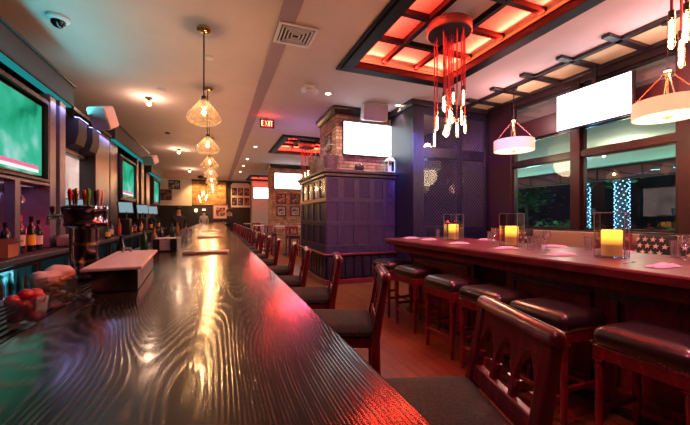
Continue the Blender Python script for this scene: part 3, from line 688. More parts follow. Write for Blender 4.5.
# left wall speakers, ceiling bits
def speaker(label, loc, rotz, w, h, d, tilt, arm, mats=('white', 'greymet')):
    t = T('wall_speaker', label, 'speaker', loc, rotz)
    b = MB(); b.rloops(w, h, .05, [(.03, -d/2), (.012, -d/2+.02), (0, d/2-.03), (0, d/2-.012)], 4); b.rot(R(90), 'X').rot(R(tilt), 'X'); b.build('cabinet', mats[0], t)
    b = MB(); b.rloops(w-.02, h-.02, .045, [(0, d/2-.0115), (.005, d/2+.004)], 4); b.rot(R(90), 'X').rot(R(tilt), 'X'); b.build('grille', mats[1], t)
    b = MB(); b.bar((0, d/2+.01-.02, 0), arm, .025, .025); b.build('bracket', mats[0], t); return t
speaker('large white wall speaker under the ceiling beyond the near left soffit', (-1.58, 6.0, 2.90), R(-24), .28, .34, .24, 26, (-.30, .25, .12))
speaker('small white wall speaker beside the second soffit on the left', (-1.60, 10.0, 2.90), R(-30), .32, .24, .22, 25, (-.28, .2, .10))
speaker('white speaker with grey grille above the television on the brick pillar', (3.14, 6.38, 3.62), R(-6), .54, .36, .26, 12, (0, .36, .02))

# ------------------------------------------------------------------ ceiling fixtures
t = T('security_camera', 'white dome security camera on the ceiling at the upper left', 'camera', (-1.755, 4.93, CEIL))
MB().lathe([(0, -.001), (.11, -.001), (.115, -.03), (.09, -.05), (0, -.05)], n=20).build('housing', 'white', t); MB().lathe([(.075, -.051), (.07, -.085), (.04, -.115), (0, -.122)], n=18).build('dome', 'bottle', t)
t = T('air_vent', 'square white ceiling vent with nested dark louvers', 'vent', (.965, 4.26, CEIL-.014))
b = MB(); b.box(-.25, .25, -.25, -.21, -.02, 0); b.box(-.25, .25, .21, .25, -.02, 0); b.box(-.25, -.21, -.21, .21, -.02, 0); b.box(.21, .25, -.21, .21, -.02, 0); b.build('frame', 'white', t, bevel=.003)
MB().box(-.209, .209, -.209, .209, -.004, -.001).build('backing', 'black', t)
for k in range(4):
    r = .19-k*.045; b = MB(); q = .012
    b.box(-r, r, -r, -r+q, -.03, -.006); b.box(-r, r, r-q, r, -.03, -.006); b.box(-r, -r+q, -r+q, r-q, -.03, -.006); b.box(r-q, r, -r+q, r-q, -.03, -.006); b.build('louver', 'white', t)
t = T('exit_sign', 'red glowing EXIT sign hanging from the ceiling', 'sign', (1.14, 8.1, CEIL))
b = MB(); b.bar((0, 0, -.001), (0, 0, -.045), .02, .02); b.build('stem', 'black', t)
MB().box(-.17, .17, -.02, .02, -.25, -.045).build('housing', 'black', t, bevel=.004)
MB().box(-.16, .16, -.0225, -.0205, -.24, -.055).build('face', plain('sign_face', (.10, .01, .01), .5), t, smooth=0)
def letters(parent, text, strokes, x0, z0, w, h, gap, y, mat, th=.02):
    for ch in text:
        b = MB()
        for (ax, az, bx, bz) in strokes[ch]: b.bar((x0+ax*w, y, z0+az*h), (x0+bx*w, y, z0+bz*h), th, .004)
        b.build('letter', mat, parent, smooth=0); x0 += gap if ch != 'I' else gap*.62
ST = {'E': [(0, 0, 0, 1), (0, .98, .9, .98), (0, .5, .75, .5), (0, .02, .9, .02)], 'X': [(0, 0, 1, 1), (0, 1, 1, 0)], 'I': [(.3, 0, .3, 1)], 'T': [(.5, 0, .5, 1), (0, .98, 1, .98)]}
letters(t, 'EXIT', ST, -.125, -.21, .055, .125, .076, -.0255, emit('exit_letters', (1, .42, .20), 4.5), .018)
lamp('POINT', 'exit_glow', (1.14, 8.0, CEIL-.20), (1, .02, .03), 3.2, .06)
t = T('emergency_light', 'white two headed emergency light on the ceiling left of the brick pillar', 'light', (1.58, 5.85, CEIL))
MB().box(-.09, .09, -.05, .05, -.06, -.001).build('box_body', 'white', t, bevel=.01)
for s in (-1, 1): MB().lathe([(0, 0), (.045, 0), (.06, .06), (.055, .065), (0, .05)], (s*.11, -.02, -.14), 14).build('lamp_head', 'white', t)
b = MB(); b.bar((-.10, -.01, -.075), (.10, -.01, -.06), .025, .025); b.build('arm', 'white', t)
def disc(name, label, cat, x, y, r, m='white'):
    o = MB().lathe([(0, 0), (r, 0), (r*.95, -.02), (r*.6, -.032), (0, -.035)], n=20).build(name, m, None, (x, y, CEIL-.001)); tag(o, label, cat)
disc('smoke_detector', 'round white smoke detector on the ceiling beside the first pendant rod', 'detector', -.10, 5.35, .07)
disc('smoke_detector', 'round white smoke detector on the ceiling near the left spotlight', 'detector', -.95, 7.05, .08)
disc('ceiling_camera', 'small black dome camera on the ceiling between the two left spotlights', 'camera', -1.28, 10.6, .07, 'black')
disc('ceiling_speaker', 'round white ceiling speaker beyond the third pendant', 'speaker', -.95, 13.2, .12)
for i, (x, y) in enumerate(((-1.25, 7.6), (-1.22, 13.0), (-1.22, 18.2))):
    t = T('ceiling_spotlight', 'small bare spotlight on the left ceiling, %s from the camera' % ORD[i], 'light', (x, y, CEIL), group='left ceiling spotlights')
    MB().lathe([(0, -.001), (.07, -.001), (.07, -.02), (.025, -.03), (.025, -.08), (0, -.08)], n=16).build('base', 'blackm', t); MB().ball((0, 0, -.12), .045, 12).build('bulb', 'bulb', t)
    lamp('POINT', 'spot_bulb', (x, y, CEIL-.24), (1, .62, .42), 13, .05)
RL = [(2.02, 6.1, 'left of the brick pillar'), (3.62, 6.18, 'right of the brick pillar'), (1.25, 11.6, 'nearest of the row left of the second coffer'), (1.2, 14.2, 'second of the row left of the second coffer'), (1.2, 16.2, 'third of the row left of the second coffer'), (1.2, 18.4, 'farthest of the row beside the ceiling strip')]
t0 = None
for x, y, l in RL:
    l = 'round recessed ceiling downlight, '+l
    if t0 is None:
        t0 = T('recessed_downlight', l, 'light', (x, y, CEIL), group='recessed downlights')
        MB().lathe([(.052, -.001), (.085, -.001), (.08, -.008), (.054, -.008)], n=20, close=True).build('trim_ring', 'white', t0); MB().cyl((0, 0, -.006), .05, .004).build('lens', emit('downlight_lens', (1, .78, .52), 14), t0)
    else: dup(t0, (x, y, CEIL), 0, l)
    lamp('SPOT', 'downlight', (x, y, CEIL-.03), (1, .74, .52), 95 if 6 < y < 6.3 else 60, .05, (x, 6.75 if 6 < y < 6.3 else y-.01, 2.2 if 6 < y < 6.3 else 0), 100, .6)

# ------------------------------------------------------------------ pendants over the bar
t0 = None
for i in range(8):
    y = 4.55+2.08*i; l = 'clear conical glass pendant lamp over the bar, %s from the camera' % ORD[i]
    if t0 is None:
        t0 = T('pendant_lamp', l, 'pendant lamp', (-.142, y, CEIL), group='glass pendants over the bar')
        MB().lathe([(0, -.001), (.085, -.001), (.085, -.03), (.06, -.04), (0, -.04)], n=20).build('canopy', 'brass', t0)
        MB().tube([(0, 0, -.04), (0, 0, -.86)], .009, 8).build('rod', 'blackm', t0)
        MB().lathe([(0, -.86), (.03, -.86), (.034, -.90), (.028, -.985), (0, -.985)], n=14).build('socket', 'blackm', t0)
        MB().lathe([(.036, -.895), (.05, -.915), (.20, -1.10), (.212, -1.14), (.19, -1.185), (.13, -1.215), (.128, -1.213), (.187, -1.18), (.207, -1.14), (.196, -1.103), (.047, -.918), (.036, -.90)], n=28).build('glass_shade', 'shade', t0)
        bl = MB().lathe([(0, -.985), (.016, -.985), (.018, -1.02), (.034, -1.06), (.034, -1.10), (0, -1.125)], n=14).build('bulb', 'bulbglass', t0)
        MB().lathe([(0, -1.0), (.010, -1.01), (.014, -1.06), (.010, -1.095), (0, -1.10)], n=10).build('filament', 'filament', bl)
    else: dup(t0, (-.142, y, CEIL), 0, l)
    lamp('POINT', 'pendant_bulb', (-.142, y, CEIL-1.06), (1, .58, .28), 42, .035)

# ------------------------------------------------------------------ red cord chandeliers
def chandelier(label, loc, n=12, seed=3, watt=22):
    rnd = random.Random(seed); t = T('cord_chandelier', label, 'chandelier', loc, group='red cord bulb chandeliers')
    MB().lathe([(0, 0), (.27, 0), (.275, -.01), (.275, -.11), (.268, -.12), (0, -.12)], n=36).build('canopy', 'blackm', t)
    for k in range(n):
        a = k*2*PI/n*5.1; r = (.06, .15, .21)[k % 3]; x, y = r*math.cos(a), r*math.sin(a); z = -.78-.52*((k*7) % n)/n-rnd.random()*.06
        c = MB().tube([(x, y, -.12), (x*1.0, y, z*.5), (x, y, z)], .0085, 6).build('cord', 'cord', t)
        MB().lathe([(0, z), (.017, z), (.019, z-.05), (0, z-.05)], (x, y, 0), 10).build('socket', 'copper', t)
        if k % 3: pr = [(0, -.05), (.016, -.05), (.018, -.08), (.018, -.22), (.010, -.235), (0, -.237)]; ln = .19
        else: pr = [(0, -.05), (.014, -.05), (.02, -.08), (.042, -.13), (.042, -.16), (.02, -.195), (0, -.2)]; ln = .15
        bl = MB().lathe([(q, z+w_) for q, w_ in pr], (x, y, 0), 12).build('bulb', 'bulbglass', t)
        MB().lathe([(0, z-.055), (.007, z-.06), (.009, z-.05-ln*.5), (.006, z-.05-ln*.9), (0, z-.05-ln*.92)], (x, y, 0), 8).build('filament', 'filament', bl)
    lamp('POINT', 'chandelier_bulbs', (loc[0], loc[1], loc[2]-1.35), (1, .46, .42), watt*.5, .16); lamp('SPOT', 'chandelier_bulbs', (loc[0], loc[1], loc[2]-1.2), (1, .56, .36), watt*2.4, .16, (loc[0], loc[1]+.01, 0), 150, .5)
    return t
chandelier('cluster of glowing bulbs on red cords under the nearest coffer, whole in view', (2.77, 3.46, 3.84), 13, 3)
chandelier('bulb cluster on red cords nearest the camera, bulbs cut by the upper right corner', (2.80, 1.06, 3.84), 12, 8)
chandelier('bright bulb cluster on cords under the middle coffer behind the cabinet', (2.87, 11.0, 3.84), 10, 5, 30)
chandelier('amber bulb cluster on red cords in front of the far brick wall', (-.72, 21.2, CEIL-.001), 10, 6, 20)

# ------------------------------------------------------------------ drum pendants by the window
t0 = None
for (x, y, l) in ((5.03, 4.50, 'white drum pendant lamp at the far end of the window wall'), (5.03, 2.30, 'white drum pendant lamp right of the hanging television, cut by the photo edge'), (5.03, .1, 'white drum pendant lamp nearest the camera by the window')):
    if t0 is None:
        t0 = T('drum_pendant', l, 'pendant lamp', (x, y, CEIL-.05), group='drum pendants by the window')
        MB().lathe([(0, 0), (.06, 0), (.06, -.02), (0, -.02)], n=16).build('canopy', 'blackm', t0); MB().tube([(0, 0, -.02), (0, 0, -.61)], .008, 8).build('rod', 'blackm', t0)
        MB().lathe([(0, -0.590), (.03, -0.590), (.055, -0.620), (.055, -0.635), (.022, -0.650), (.022, -0.690), (.012, -0.700), (.016, -0.920), (0, -0.920)], n=16).build('stem', 'brass', t0)
        for k in range(4):
            a = .6+k*PI/2; MB().bar((.045*math.cos(a), .045*math.sin(a), -0.630), (.325*math.cos(a), .325*math.sin(a), -0.960), .009, .009).build('strut', 'brass', t0)
        MB().lathe([(.335, -0.950), (.335, -1.140), (.328, -1.140), (.328, -0.950)], n=40, close=True).build('drum_shade', 'drum', t0)
        MB().lathe([(0, -1.135), (.327, -1.135), (.327, -1.130), (0, -1.130)], n=40).build('diffuser', 'diff', t0)
        MB().lathe([(0, -1.165), (.02, -1.160), (.022, -1.150), (.045, -1.145), (.045, -1.137), (0, -1.136)], n=14).build('finial', 'brass', t0)
    else: dup(t0, (x, y, CEIL-.05), 0, l)
    lamp('POINT', 'drum_bulb', (x, y, CEIL-.05-1.3), (1, .70, .42), 12, .25); lamp('POINT', 'drum_up', (x, y, CEIL-.62), (1, .52, .52), 29, .12)

# ------------------------------------------------------------------ hanging television
t = tv('television', 'bright white television hanging in front of the right window', (5.40, 3.41, 3.14), R(90), 1.12, .62, 'tvwhite', False, .07)
b = MB(); b.box(-.03, .03, .02, .06, .2, .62); b.box(-.15, .15, .01, .06, -.1, .2); b.each(lambda x, y, z: (x, -y-.06, z)); b.build('ceiling_mount', 'blackm', t)

# ------------------------------------------------------------------ bar chairs
def fret(w, z0, z1, th, n=3):
    """gothic arched fretwork panel in the YZ plane"""
    b = MB(); p = w/n; mu = .020
    for k in range(n):
        ya = -w/2+k*p; yb = ya+p; a, c = ya+mu/2, yb-mu/2; S = 8
        for q in range(S):
            u0, u1 = q/S, (q+1)/S; g = lambda u: z1-.13+.085*(1-abs(2*u-1)**1.6)
            b.prism([(a+(c-a)*u0, g(u0)), (a+(c-a)*u1, g(u1)), (a+(c-a)*u1, z1), (a+(c-a)*u0, z1)], 'x', -th/2, th/2)
        b.prism([(ya, z0), (a, z0), (a, z1), (ya, z1)], 'x', -th/2, th/2); b.prism([(c, z0), (yb, z0), (yb, z1), (c, z1)], 'x', -th/2, th/2)
        b.bar((0, a, z1-.17), (0, a+.018, z1-.17), .02, .02); b.bar((0, c, z1-.17), (0, c-.018, z1-.17), .02, .02)
    return b
LEAN = lambda x, y, z: (x+(max(0, z-.70))*.17+max(0, .5-z)*.04, y, z)
def chair_parts(t):
    b = MB(); b.rloops(.44, .42, .05, [(.015, .70), (0, .715), (0, .735), (.02, .758), (.07, .768), (.16, .772)], 5, c=(-.02, 0)); b.build('seat_cushion', 'fabric', t)
    b = MB(); b.box(-.225, .185, -.20, .20, .64, .70); b.build('seat_frame', 'mahog', t, bevel=.008)
    for s in (-1, 1):
        b = MB(); b.prism([(-.025, 0), (.02, 0), (.025, .70), (.022, 1.045), (-.018, 1.045), (-.025, .70)], 'y', s*.20-.022, s*.20+.022); b.move(.185+.02, 0, 0); b.each(LEAN); b.build('back_leg', 'mahog', t, bevel=.006)
        b = MB(); b.prism([(s*.185-.016, 0), (s*.185+.016, 0), (s*.185+.022, .64), (s*.185-.022, .64)], 'x', -.225, -.185); b.build('leg', 'mahog', t, bevel=.006)
    b = MB(); b.rloops(.052, .465, .022, [(.012, 1.03), (0, 1.036), (0, 1.058), (.006, 1.070), (.018, 1.076)], 3, c=(.205, 0)); b.each(LEAN); b.build('top_rail', 'mahog', t)
    b = fret(.356, .81, 1.03, .022); b.each(lambda x, y, z: (x+.205, y, z-.0)); b.each(LEAN); b.build('fretwork', 'mahog', t)
    b = MB(); b.box(.19, .22, -.178, .178, .745, .81); b.each(LEAN); b.build('lower_rail', 'mahog', t, bevel=.005)
    b = MB(); b.box(-.215, -.195, -.17, .17, .25, .29); b.box(-.20, .215, -.197, -.178, .32, .35); b.box(-.20, .215, .178, .197, .32, .35); b.build('stretcher', 'mahog', t, bevel=.004)
t0 = T('bar_chair', 'dark red wooden bar chair with arched cut-out back, nearest the camera', 'bar chair', (.715, .945, 0), R(-17), 'bar chairs along the bar')
chair_parts(t0)
pos = [(.74, 1.98), (.725, 2.77), (.63, 3.43), (.67, 4.19), (.60, 4.95), (.58, 5.70), (.59, 6.55)]+[(.59, 7.3+.77*i) for i in range(18)]
for i, (x, y) in enumerate(pos):
    dup(t0, (x, y, 0), R((-22, -16, -11, -9, -8, -7)[i] if i < 6 else (-7, -5, -8)[i % 3]), 'dark red wooden bar chair facing the bar, %s from the camera' % ORD[i+1])
# ------------------------------------------------------------------ communal table and stools
t = T('communal_table', 'long high mahogany communal table set for dinner', 'table', (3.02, 2.05, 0))
b = MB(); b.rloops(1.22, 5.0, .02, [(.012, .995), (0, 1.005), (0, 1.055), (.008, 1.068), (.014, 1.07)], 3); b.build('tabletop', 'table', t, smooth=12)
b = MB(); b.box(-.52, .52, -2.35, 2.35, .90, .992); b.build('apron', 'mahog', t, bevel=.006)
for y0, y1 in ((-2.2, .42), (.86, 2.2)):
    b = MB(); b.box(-.36, .36, y0, y1, .06, .898); pd = b.build('pedestal', 'mahog', t, bevel=.006)
    n = max(1, round((y1-y0)/.95)); w_ = (y1-y0)/n
    for k in range(n):
        ya, yb = y0+k*w_+.07, y0+(k+1)*w_-.07
        for xa, xb in ((-.380, -.361), (.361, .380)):
            b = MB()
            for (a, c, d, e) in ((ya, yb, .16, .20), (ya, yb, .80, .84), (ya, ya+.04, .20, .80), (yb-.04, yb, .20, .80)): b.box(xa, xb, a, c, d, e)
            b.build('panel_molding', 'mahog', pd, bevel=.004)
    b = MB(); b.box(-.375, .375, y0-.03, y1+.03, 0, .058); b.build('plinth', 'dwood', pd, bevel=.006)
def leg_profile(): return [(0, 0), (.016, 0), (.018, .04), (.022, .06), (.018, .08), (.024, .30), (.020, .32), (.026, .34), (.020, .36), (.024, .50), (.026, .535), (.020, .55), (.028, .56), (0, .56)]
def stool_parts(t):
    b = MB(); b.rloops(.42, .47, .045, [(.01, .655), (0, .665), (-.004, .70), (0, .725), (.014, .748), (.045, .764), (.11, .772), (.19, .775)], 6); b.build('cushion', 'leather', t)
    b = MB(); b.box(-.205, .205, -.23, .23, .575, .652); b.build('apron', 'mahog', t, bevel=.006)
    b = MB(); n = 22
    for k in range(n):
        u = -.225+.45*k/(n-1)
        for x in (-.214, .214): b.ball((x, u, .664), .0055, 6)
        v = -.20+.40*k/(n-1)
        for y in (-.239, .239): b.ball((v, y, .664), .0055, 6)
    b.build('nailhead_trim', 'brass', t)
    for sx in (-1, 1):
        for sy in (-1, 1):
            lg = MB().lathe(leg_profile(), (sx*.178, sy*.203, 0), 12).build('leg', 'mahog', t)
            b = MB(); b.box(sx*.178-.028, sx*.178+.028, sy*.203-.028, sy*.203+.028, .56, .574); b.build('leg_block', 'mahog', lg)
    for (a, c) in (((-.178, -.18, .20), (-.178, .18, .20)), ((.178, -.18, .20), (.178, .18, .20)), ((-.155, -.203, .27), (.155, -.203, .27)), ((-.155, .203, .27), (.155, .203, .27))):
        MB().bar(a, c, .026, .032).build('stretcher', 'mahog', t, bevel=.004)
t0 = T('bar_stool', 'backless leather bar stool nearest the camera, cut by the right photo edge', 'stool', (2.275, 1.07, 0), 0, 'leather stools along the near side of the table')
stool_parts(t0)
for (x, y, l) in ((2.30, 1.70, 'second nearest'), (2.31, 2.27, 'third nearest'), (2.335, 2.86, 'fourth nearest'), (2.40, 3.62, 'fifth nearest'), (2.41, 4.28, 'farthest, near the dark cabinet')):
    dup(t0, (x, y, 0), R(random.uniform(-2, 2)), 'backless leather bar stool on the near side of the table, '+l)
for (x, y, l) in ((3.92, 2.90, 'seen through the gap in the table base'), (3.75, 4.35, 'at the far end of the table'), (3.90, 1.6, 'nearest the star cushions'), (3.92, .85, 'at the near end')):
    dup(t0, (x, y, 0), 0, 'leather stool on the window side, '+l, 'leather stools on the window side of the table')

# settings on the table
ZT = 1.0715
def hurricane(x, y, which, w=.19, h=.36):
    t = T('hurricane_glass', 'tall square glass hurricane holding the %s candle on the table' % which, 'candle holder', (x, y, ZT), R(20))
    b = MB(); q = .006
    b.box(-w/2, w/2, -w/2, w/2, 0, .012); b.box(-w/2, w/2, -w/2, -w/2+q, .012, h); b.box(-w/2, w/2, w/2-q, w/2, .012, h); b.box(-w/2, -w/2+q, -w/2+q, w/2-q, .012, h); b.box(w/2-q, w/2, -w/2+q, w/2-q, .012, h)
    b.build('glass_box', 'clearbox', t, smooth=0)
    b = MB(); r_ = w/2+.001
    for sx in (-1, 1):
        for sy in (-1, 1): b.box(sx*r_-.003, sx*r_+.003, sy*r_-.003, sy*r_+.003, .0, h)
    for s_ in (-1, 1): b.box(-r_, r_, s_*r_-.003, s_*r_+.003, h-.001, h+.005); b.box(s_*r_-.003, s_*r_+.003, -r_, r_, h-.001, h+.005)
    b.build('glass_edge', 'edge', t, smooth=0)
    c = T('pillar_candle', 'glowing yellow pillar candle inside the %s glass hurricane' % which, 'candle', (x, y, ZT+.0135))
    r = w*.36; hh = h*.58
    MB().lathe([(0, 0), (r, 0), (r, hh-.006), (r-.006, hh), (r*.5, hh-.012), (0, hh-.016)], n=24).build('wax', 'candle', c); MB().tube([(0, 0, hh-.016), (.003, 0, hh+.012)], .002, 6).build('wick', 'black', c)
hurricane(2.98, 1.72, 'nearest'); hurricane(3.10, 2.80, 'middle'); hurricane(3.14, 3.83, 'farthest')
G = [(3.47, 5.30-.95, 'at the far corner of the table by the partition'), (3.22, 4.30, 'left of the pair before the farthest candle'), (3.34, 4.26, 'right of the pair before the farthest candle'), (2.93, 2.42, 'left of the pair between middle and nearest candle'), (3.08, 2.46, 'right of the pair between middle and nearest candle'), (3.42, 2.18, 'left of the nearest candle'), (3.50, 1.55, 'right of the nearest candle, at the photo edge'), (3.40, 3.42, 'between farthest and middle candle'), (3.46, 2.78, 'behind the middle candle')]
for x, y, l in G: tumbler('clear water tumbler on the table '+l, (x, y, ZT), .036, .135, 'water tumblers on the table')
for x, y, l in ((3.02, 2.32, 'before the left of the nearest candle'), (3.30, 1.40, 'beside the nearest napkin'), (3.2, 3.15, 'right of the farthest candle')):
    o = MB().lathe([(0, 0), (.035, 0), (.035, .003), (.005, .010), (.004, .085), (.022, .10), (.04, .135), (.036, .19), (.034, .19), (.037, .135), (.02, .104), (0, .095)], n=16).build('wine_glass', 'tumbler', None, (x, y, ZT)); tag(o, 'stemmed wine glass on the table '+l, 'glass', 'wine glasses on the table')
NP = [(2.75, 4.32), (2.80, 3.95), (2.74, 3.25), (2.78, 2.58), (2.76, 1.98), (2.74, 1.28), (3.52, 3.6), (3.42, 2.52), (3.47, 1.95), (3.46, 1.2)]
NL = ['near side, farthest from the camera', 'near side, before the farthest candle', 'near side, between farthest and middle candle', 'near side, left of the tumbler pair', 'near side, left of the nearest candle', 'near side, closest to the camera', 'window side, behind the farthest candle', 'window side, right of the middle candle', 'window side, behind the nearest candle', 'window side, closest to the camera']
def napkin_mesh():
    b = MB(); n, m = 10, 8; W, D = .052, .125; top = []
    for i in range(n+1):
        row = []
        for j in range(m+1):
            u, v = i/n*2-1, j/m*2-1
            z = .020*(1-abs(u)**3)*(1-abs(v)**4)+.005*math.sin(u*7+v*2)*(1-u*u)+.002
            row.append(b.bm.verts.new((u*W*(1-.12*v), v*D, max(.001, z))))
        top.append(row)
    for i in range(n):
        for j in range(m): b.face([top[i][j], top[i+1][j], top[i+1][j+1], top[i][j+1]])
    f = [top[i][0] for i in range(n+1)]+[top[n][j] for j in range(1, m+1)]+[top[i][m] for i in range(n-1, -1, -1)]+[top[0][j] for j in range(m-1, 0, -1)]
    b.face(f[::-1]); return b
nm = None
for (x, y), l in zip(NP, NL):
    if nm is None: nm = o = napkin_mesh().build('linen_napkin', 'cloth', None, (x, y, ZT))
    else: o = nm.copy(); COL.objects.link(o); o.location = (x, y, ZT)
    o.rotation_euler = (0, 0, R(random.uniform(-14, 14))+(PI/2 if l.startswith('near') else R(20))); tag(o, 'folded pinkish linen napkin on the table, '+l, 'napkin', 'napkins on the table')
def fork(): 
    b = MB(); b.prism([(-.09, -.004), (.03, -.003), (.045, -.010), (.09, -.009), (.09, .009), (.045, .010), (.03, .003), (-.09, .004)], 'z', 0, .0025); return b
fm = None
for (x, y), l in zip(NP[:6], NL[:6]):
    if fm is None: fm = o = fork().build('fork', 'chrome', None, (x, y, ZT))
    else: o = fm.copy(); COL.objects.link(o)
    o.location = (x-.01, y+.185, ZT); o.rotation_euler = (0, 0, R(8)); tag(o, 'fork beside the folded napkin on the table, '+l, 'fork', 'forks on the table')
o = MB().lathe([(0, 0), (.03, 0), (.036, .08), (.033, .08), (.028, .006), (0, .005)], n=14).build('votive_glass', emit('amber_votive', (1, .25, .12), .9), None, (3.72, 4.33, .786)); tag(o, 'small amber votive glass under the far end of the table', 'candle')
o = MB().lathe([(0, 0), (.05, 0), (.085, .010), (.08, .010), (.05, .004), (0, .004)], n=18).build('saucer', 'cloth', None, (3.72, 4.33, .7765)); tag(o, 'small pale saucer under the amber votive glass', 'saucer')

# ------------------------------------------------------------------ banquette and cushions
t = T('banquette', 'long taupe upholstered banquette below the windows', 'bench', (4.95, 1.9, 0))
MB().box(-.45, .30, -3.2, 3.1, 0, .62).build('base', 'dwood', t, bevel=.01)
b = MB(); b.rloops(.52, 6.2, .06, [(.02, .622), (0, .64), (0, .74), (.03, .775), (.10, .785)], 4, c=(-.19, -.05)); b.build('seat_cushion', 'taupe', t)
b = MB(); b.rloops(.20, 6.24, .05, [(.01, .63), (0, .66), (0, 1.13), (.02, 1.165), (.06, 1.175)], 4, c=(.185, -.05)); b.build('backrest', 'taupe', t)
def cushion(label, y, mat, star=False, rz=0, x=4.84, s=.40):
    t = T('throw_cushion', label, 'cushion', (x, y, .80), R(rz))
    b = MB(); n = 10; fr = []
    for sgn in (-1, 1):
        g = []
        for i in range(n+1):
            row = []
            for j in range(n+1):
                u, v = i/n*2-1, j/n*2-1; th = .075*max(0, (1-u**4)*(1-v**4))**.6
                row.append((sgn*th, u*s/2*(1-.05*v*v), s/2+v*s/2*(1-.05*u*u)))
            g.append(row)
        vs = [[b.bm.verts.new(p) for p in r_] for r_ in g]
        for i in range(n):
            for j in range(n): b.face([vs[i][j], vs[i+1][j], vs[i+1][j+1], vs[i][j+1]])
    bmesh.ops.remove_doubles(b.bm, verts=b.bm.verts[:], dist=.0005)
    b.rot(R(14), 'Y'); b.build('cover', mat, t)
    if star:
        b = MB()
        for i in range(4):
            for j in range(4):
                cy, cz = (-.13+i*.085+(.04 if j % 2 else 0), .08+j*.08); u, v = cy/(s/2), (cz-s/2)/(s/2)
                th = .075*max(0, (1-u**4)*(1-v**4))**.6+.003; pts = []
                for q in range(10):
                    a = PI/2+q*PI/5; r = .034 if q % 2 == 0 else .014; pts.append((cy+r*math.cos(a), cz+r*math.sin(a)))
                b.prism(pts, 'x', -th-.001, -th+.004)
        b.rot(R(14), 'Y'); b.build('star_print', 'starw', t, smooth=0)
cushion('navy cushion with white stars on the banquette, nearest the right photo edge', 1.93, 'navyfab', True, 4)
cushion('navy cushion with white stars on the banquette, right of the red cushion', 2.36, 'navyfab', True, -5)
cushion('plain red cushion on the banquette behind the nearest candle', 2.80, 'redfab', False, 8)
cushion('navy cushion with white stars on the banquette behind the middle candle', 4.22, 'navyfab', True, 5)
cushion('plain red cushion on the banquette near the partition, left of the middle candle', 4.72, 'redfab', False, -6)

# ------------------------------------------------------------------ mesh partition
t = T('screen_partition', 'tall dark wooden partition with diamond wire mesh panels', 'partition', (3.72, 5.76, 0))
W = 1.90
b = MB()
for a, c in ((0, .26), (1.12, 1.23), (W-.06, W+.0)): b.box(a, c, 0, .10, 0, 3.66)
for z0, z1 in ((0, 1.19), (2.63, 2.84), (3.52, 3.66)): b.box(.26, 1.12, .008, .092, z0, z1); b.box(1.23, W-.06, .008, .092, z0, z1)
b.build('frame', 'navy', t, bevel=.006)
MB().box(-.06, W, -.05, .14, 3.661, 3.775).build('cornice', 'dwood', t, bevel=.015)
b = MB(); b.box(0, .055, .101, .93, 0, 3.66); b.build('side_panel', 'navy', t)
b = MB(); b.box(-.05, .055, .145, .93, 3.661, 3.775); b.build('side_cornice', 'dwood', t, bevel=.012)
for a, c in ((.34, 1.04), (1.30, 1.78)): b = MB(); b.box(a, c, -.012, -.001, .25, .29); b.box(a, c, -.012, -.001, 1.05, 1.09); b.box(a, a+.04, -.012, -.001, .29, 1.05); b.box(c-.04, c, -.012, -.001, .29, 1.05); b.build('panel_molding', 'navy', t)
def lattice(x0, x1, z0, z1, step, w_, y):
    """diamond mesh inside a rectangle, XZ plane"""
    b = MB()
    for sg in (1, -1):
        k = -(z1-z0)-step
        while k < (x1-x0)+(z1-z0)+step:
            if sg > 0:   # x - z = k
                a = max(x0, x0+k); c = min(x1, x0+k+(z1-z0))
                if c-a > .01: b.bar((a, y, z0+(a-x0-k)), (c, y, z0+(c-x0-k)), w_, w_)
            else:
                a = max(x0, x0+k); c = min(x1, x0+k+(z1-z0))
                if c-a > .01: b.bar((a, y+w_*.8, z1-(a-x0-k)), (c, y+w_*.8, z1-(c-x0-k)), w_, w_)
            k += step
    return b
mw = plain('pale_wire', (.13, .12, .13), .4)
for x0, x1 in ((.26, 1.12), (1.23, W-.06)):
    for z0, z1 in ((1.19, 2.63), (2.84, 3.52)):
        lattice(x0, x1, z0, z1, .075, .004, .03).build('wire_mesh', mw, t, smooth=0); MB().box(x0, x1, .06, .066, z0, z1).build('glass_panel', 'window', t, smooth=0)

# things dimly seen behind the mesh
struct(MB().box(3.9, XR+.1, 9.0, 9.1, 0, CEIL).build('wall_back_room', 'redwall', smooth=0))
struct(MB().box(XR, XR+.1, 5.76, 9.0, 0, CEIL).build('wall_right_far', 'redwall', smooth=0))
o = MB().box(4.45, 4.75, 7.9, 8.2, 0, CEIL-.001).build('tan_column', plain('tan_plaster', (.55, .42, .34), .85)); tag(o, 'tan plastered column dimly seen behind the left mesh panel', 'column')
lamp('POINT', 'back_room', (4.5, 7.0, 3.3), (1, .7, .55), 3, .1); 
tv('television', 'small blue lit television dimly seen behind the left mesh panel', (4.35, 8.85, 2.35), PI, .7, .4, screen('blue_picture', [(.02, .08, .5), (.1, .3, 1), (.5, .7, 1)], 1.2), False)

# ------------------------------------------------------------------ lattice cabinet in front of the brick pillar
M['cab'] = grain('purple_stained_wood', (.034, .024, .046), (.065, .048, .085), rough=.33, sc_=(5, 5, 1), lines=6, bump=.05)
CX, CY, CW, CD, CH = 2.10, 6.45, 1.60, 2.2, 2.30
t = T('lattice_cabinet', 'tall navy stained cabinet with rows of lattice panels below the brick pillar', 'cabinet', (CX, CY, 0))
b = MB(); b.box(.03, CW, .03, .26, .0, CH-.08); b.box(.03, .26, .26, CD, .0, CH-.08); b.build('carcass', 'navy2', t)
b = MB(); b.prism([(0, -.08), (0, .04)], 'z', 0, 0.001) if 0 else None
b.box(-.10, CW, -.10, .28, CH, CH+.07); b.box(-.10, .28, .28, CD, CH, CH+.07)
b.box(-.05, CW, -.05, .28, CH-.07, CH-.001); b.box(-.05, .28, .28, CD, CH-.07, CH-.001); b.build('cornice', 'dwood', t, bevel=.012)
PX = [(.03, .24), (.38, .60), (.73, .96), (1.09, 1.29), (1.40, 1.58)]
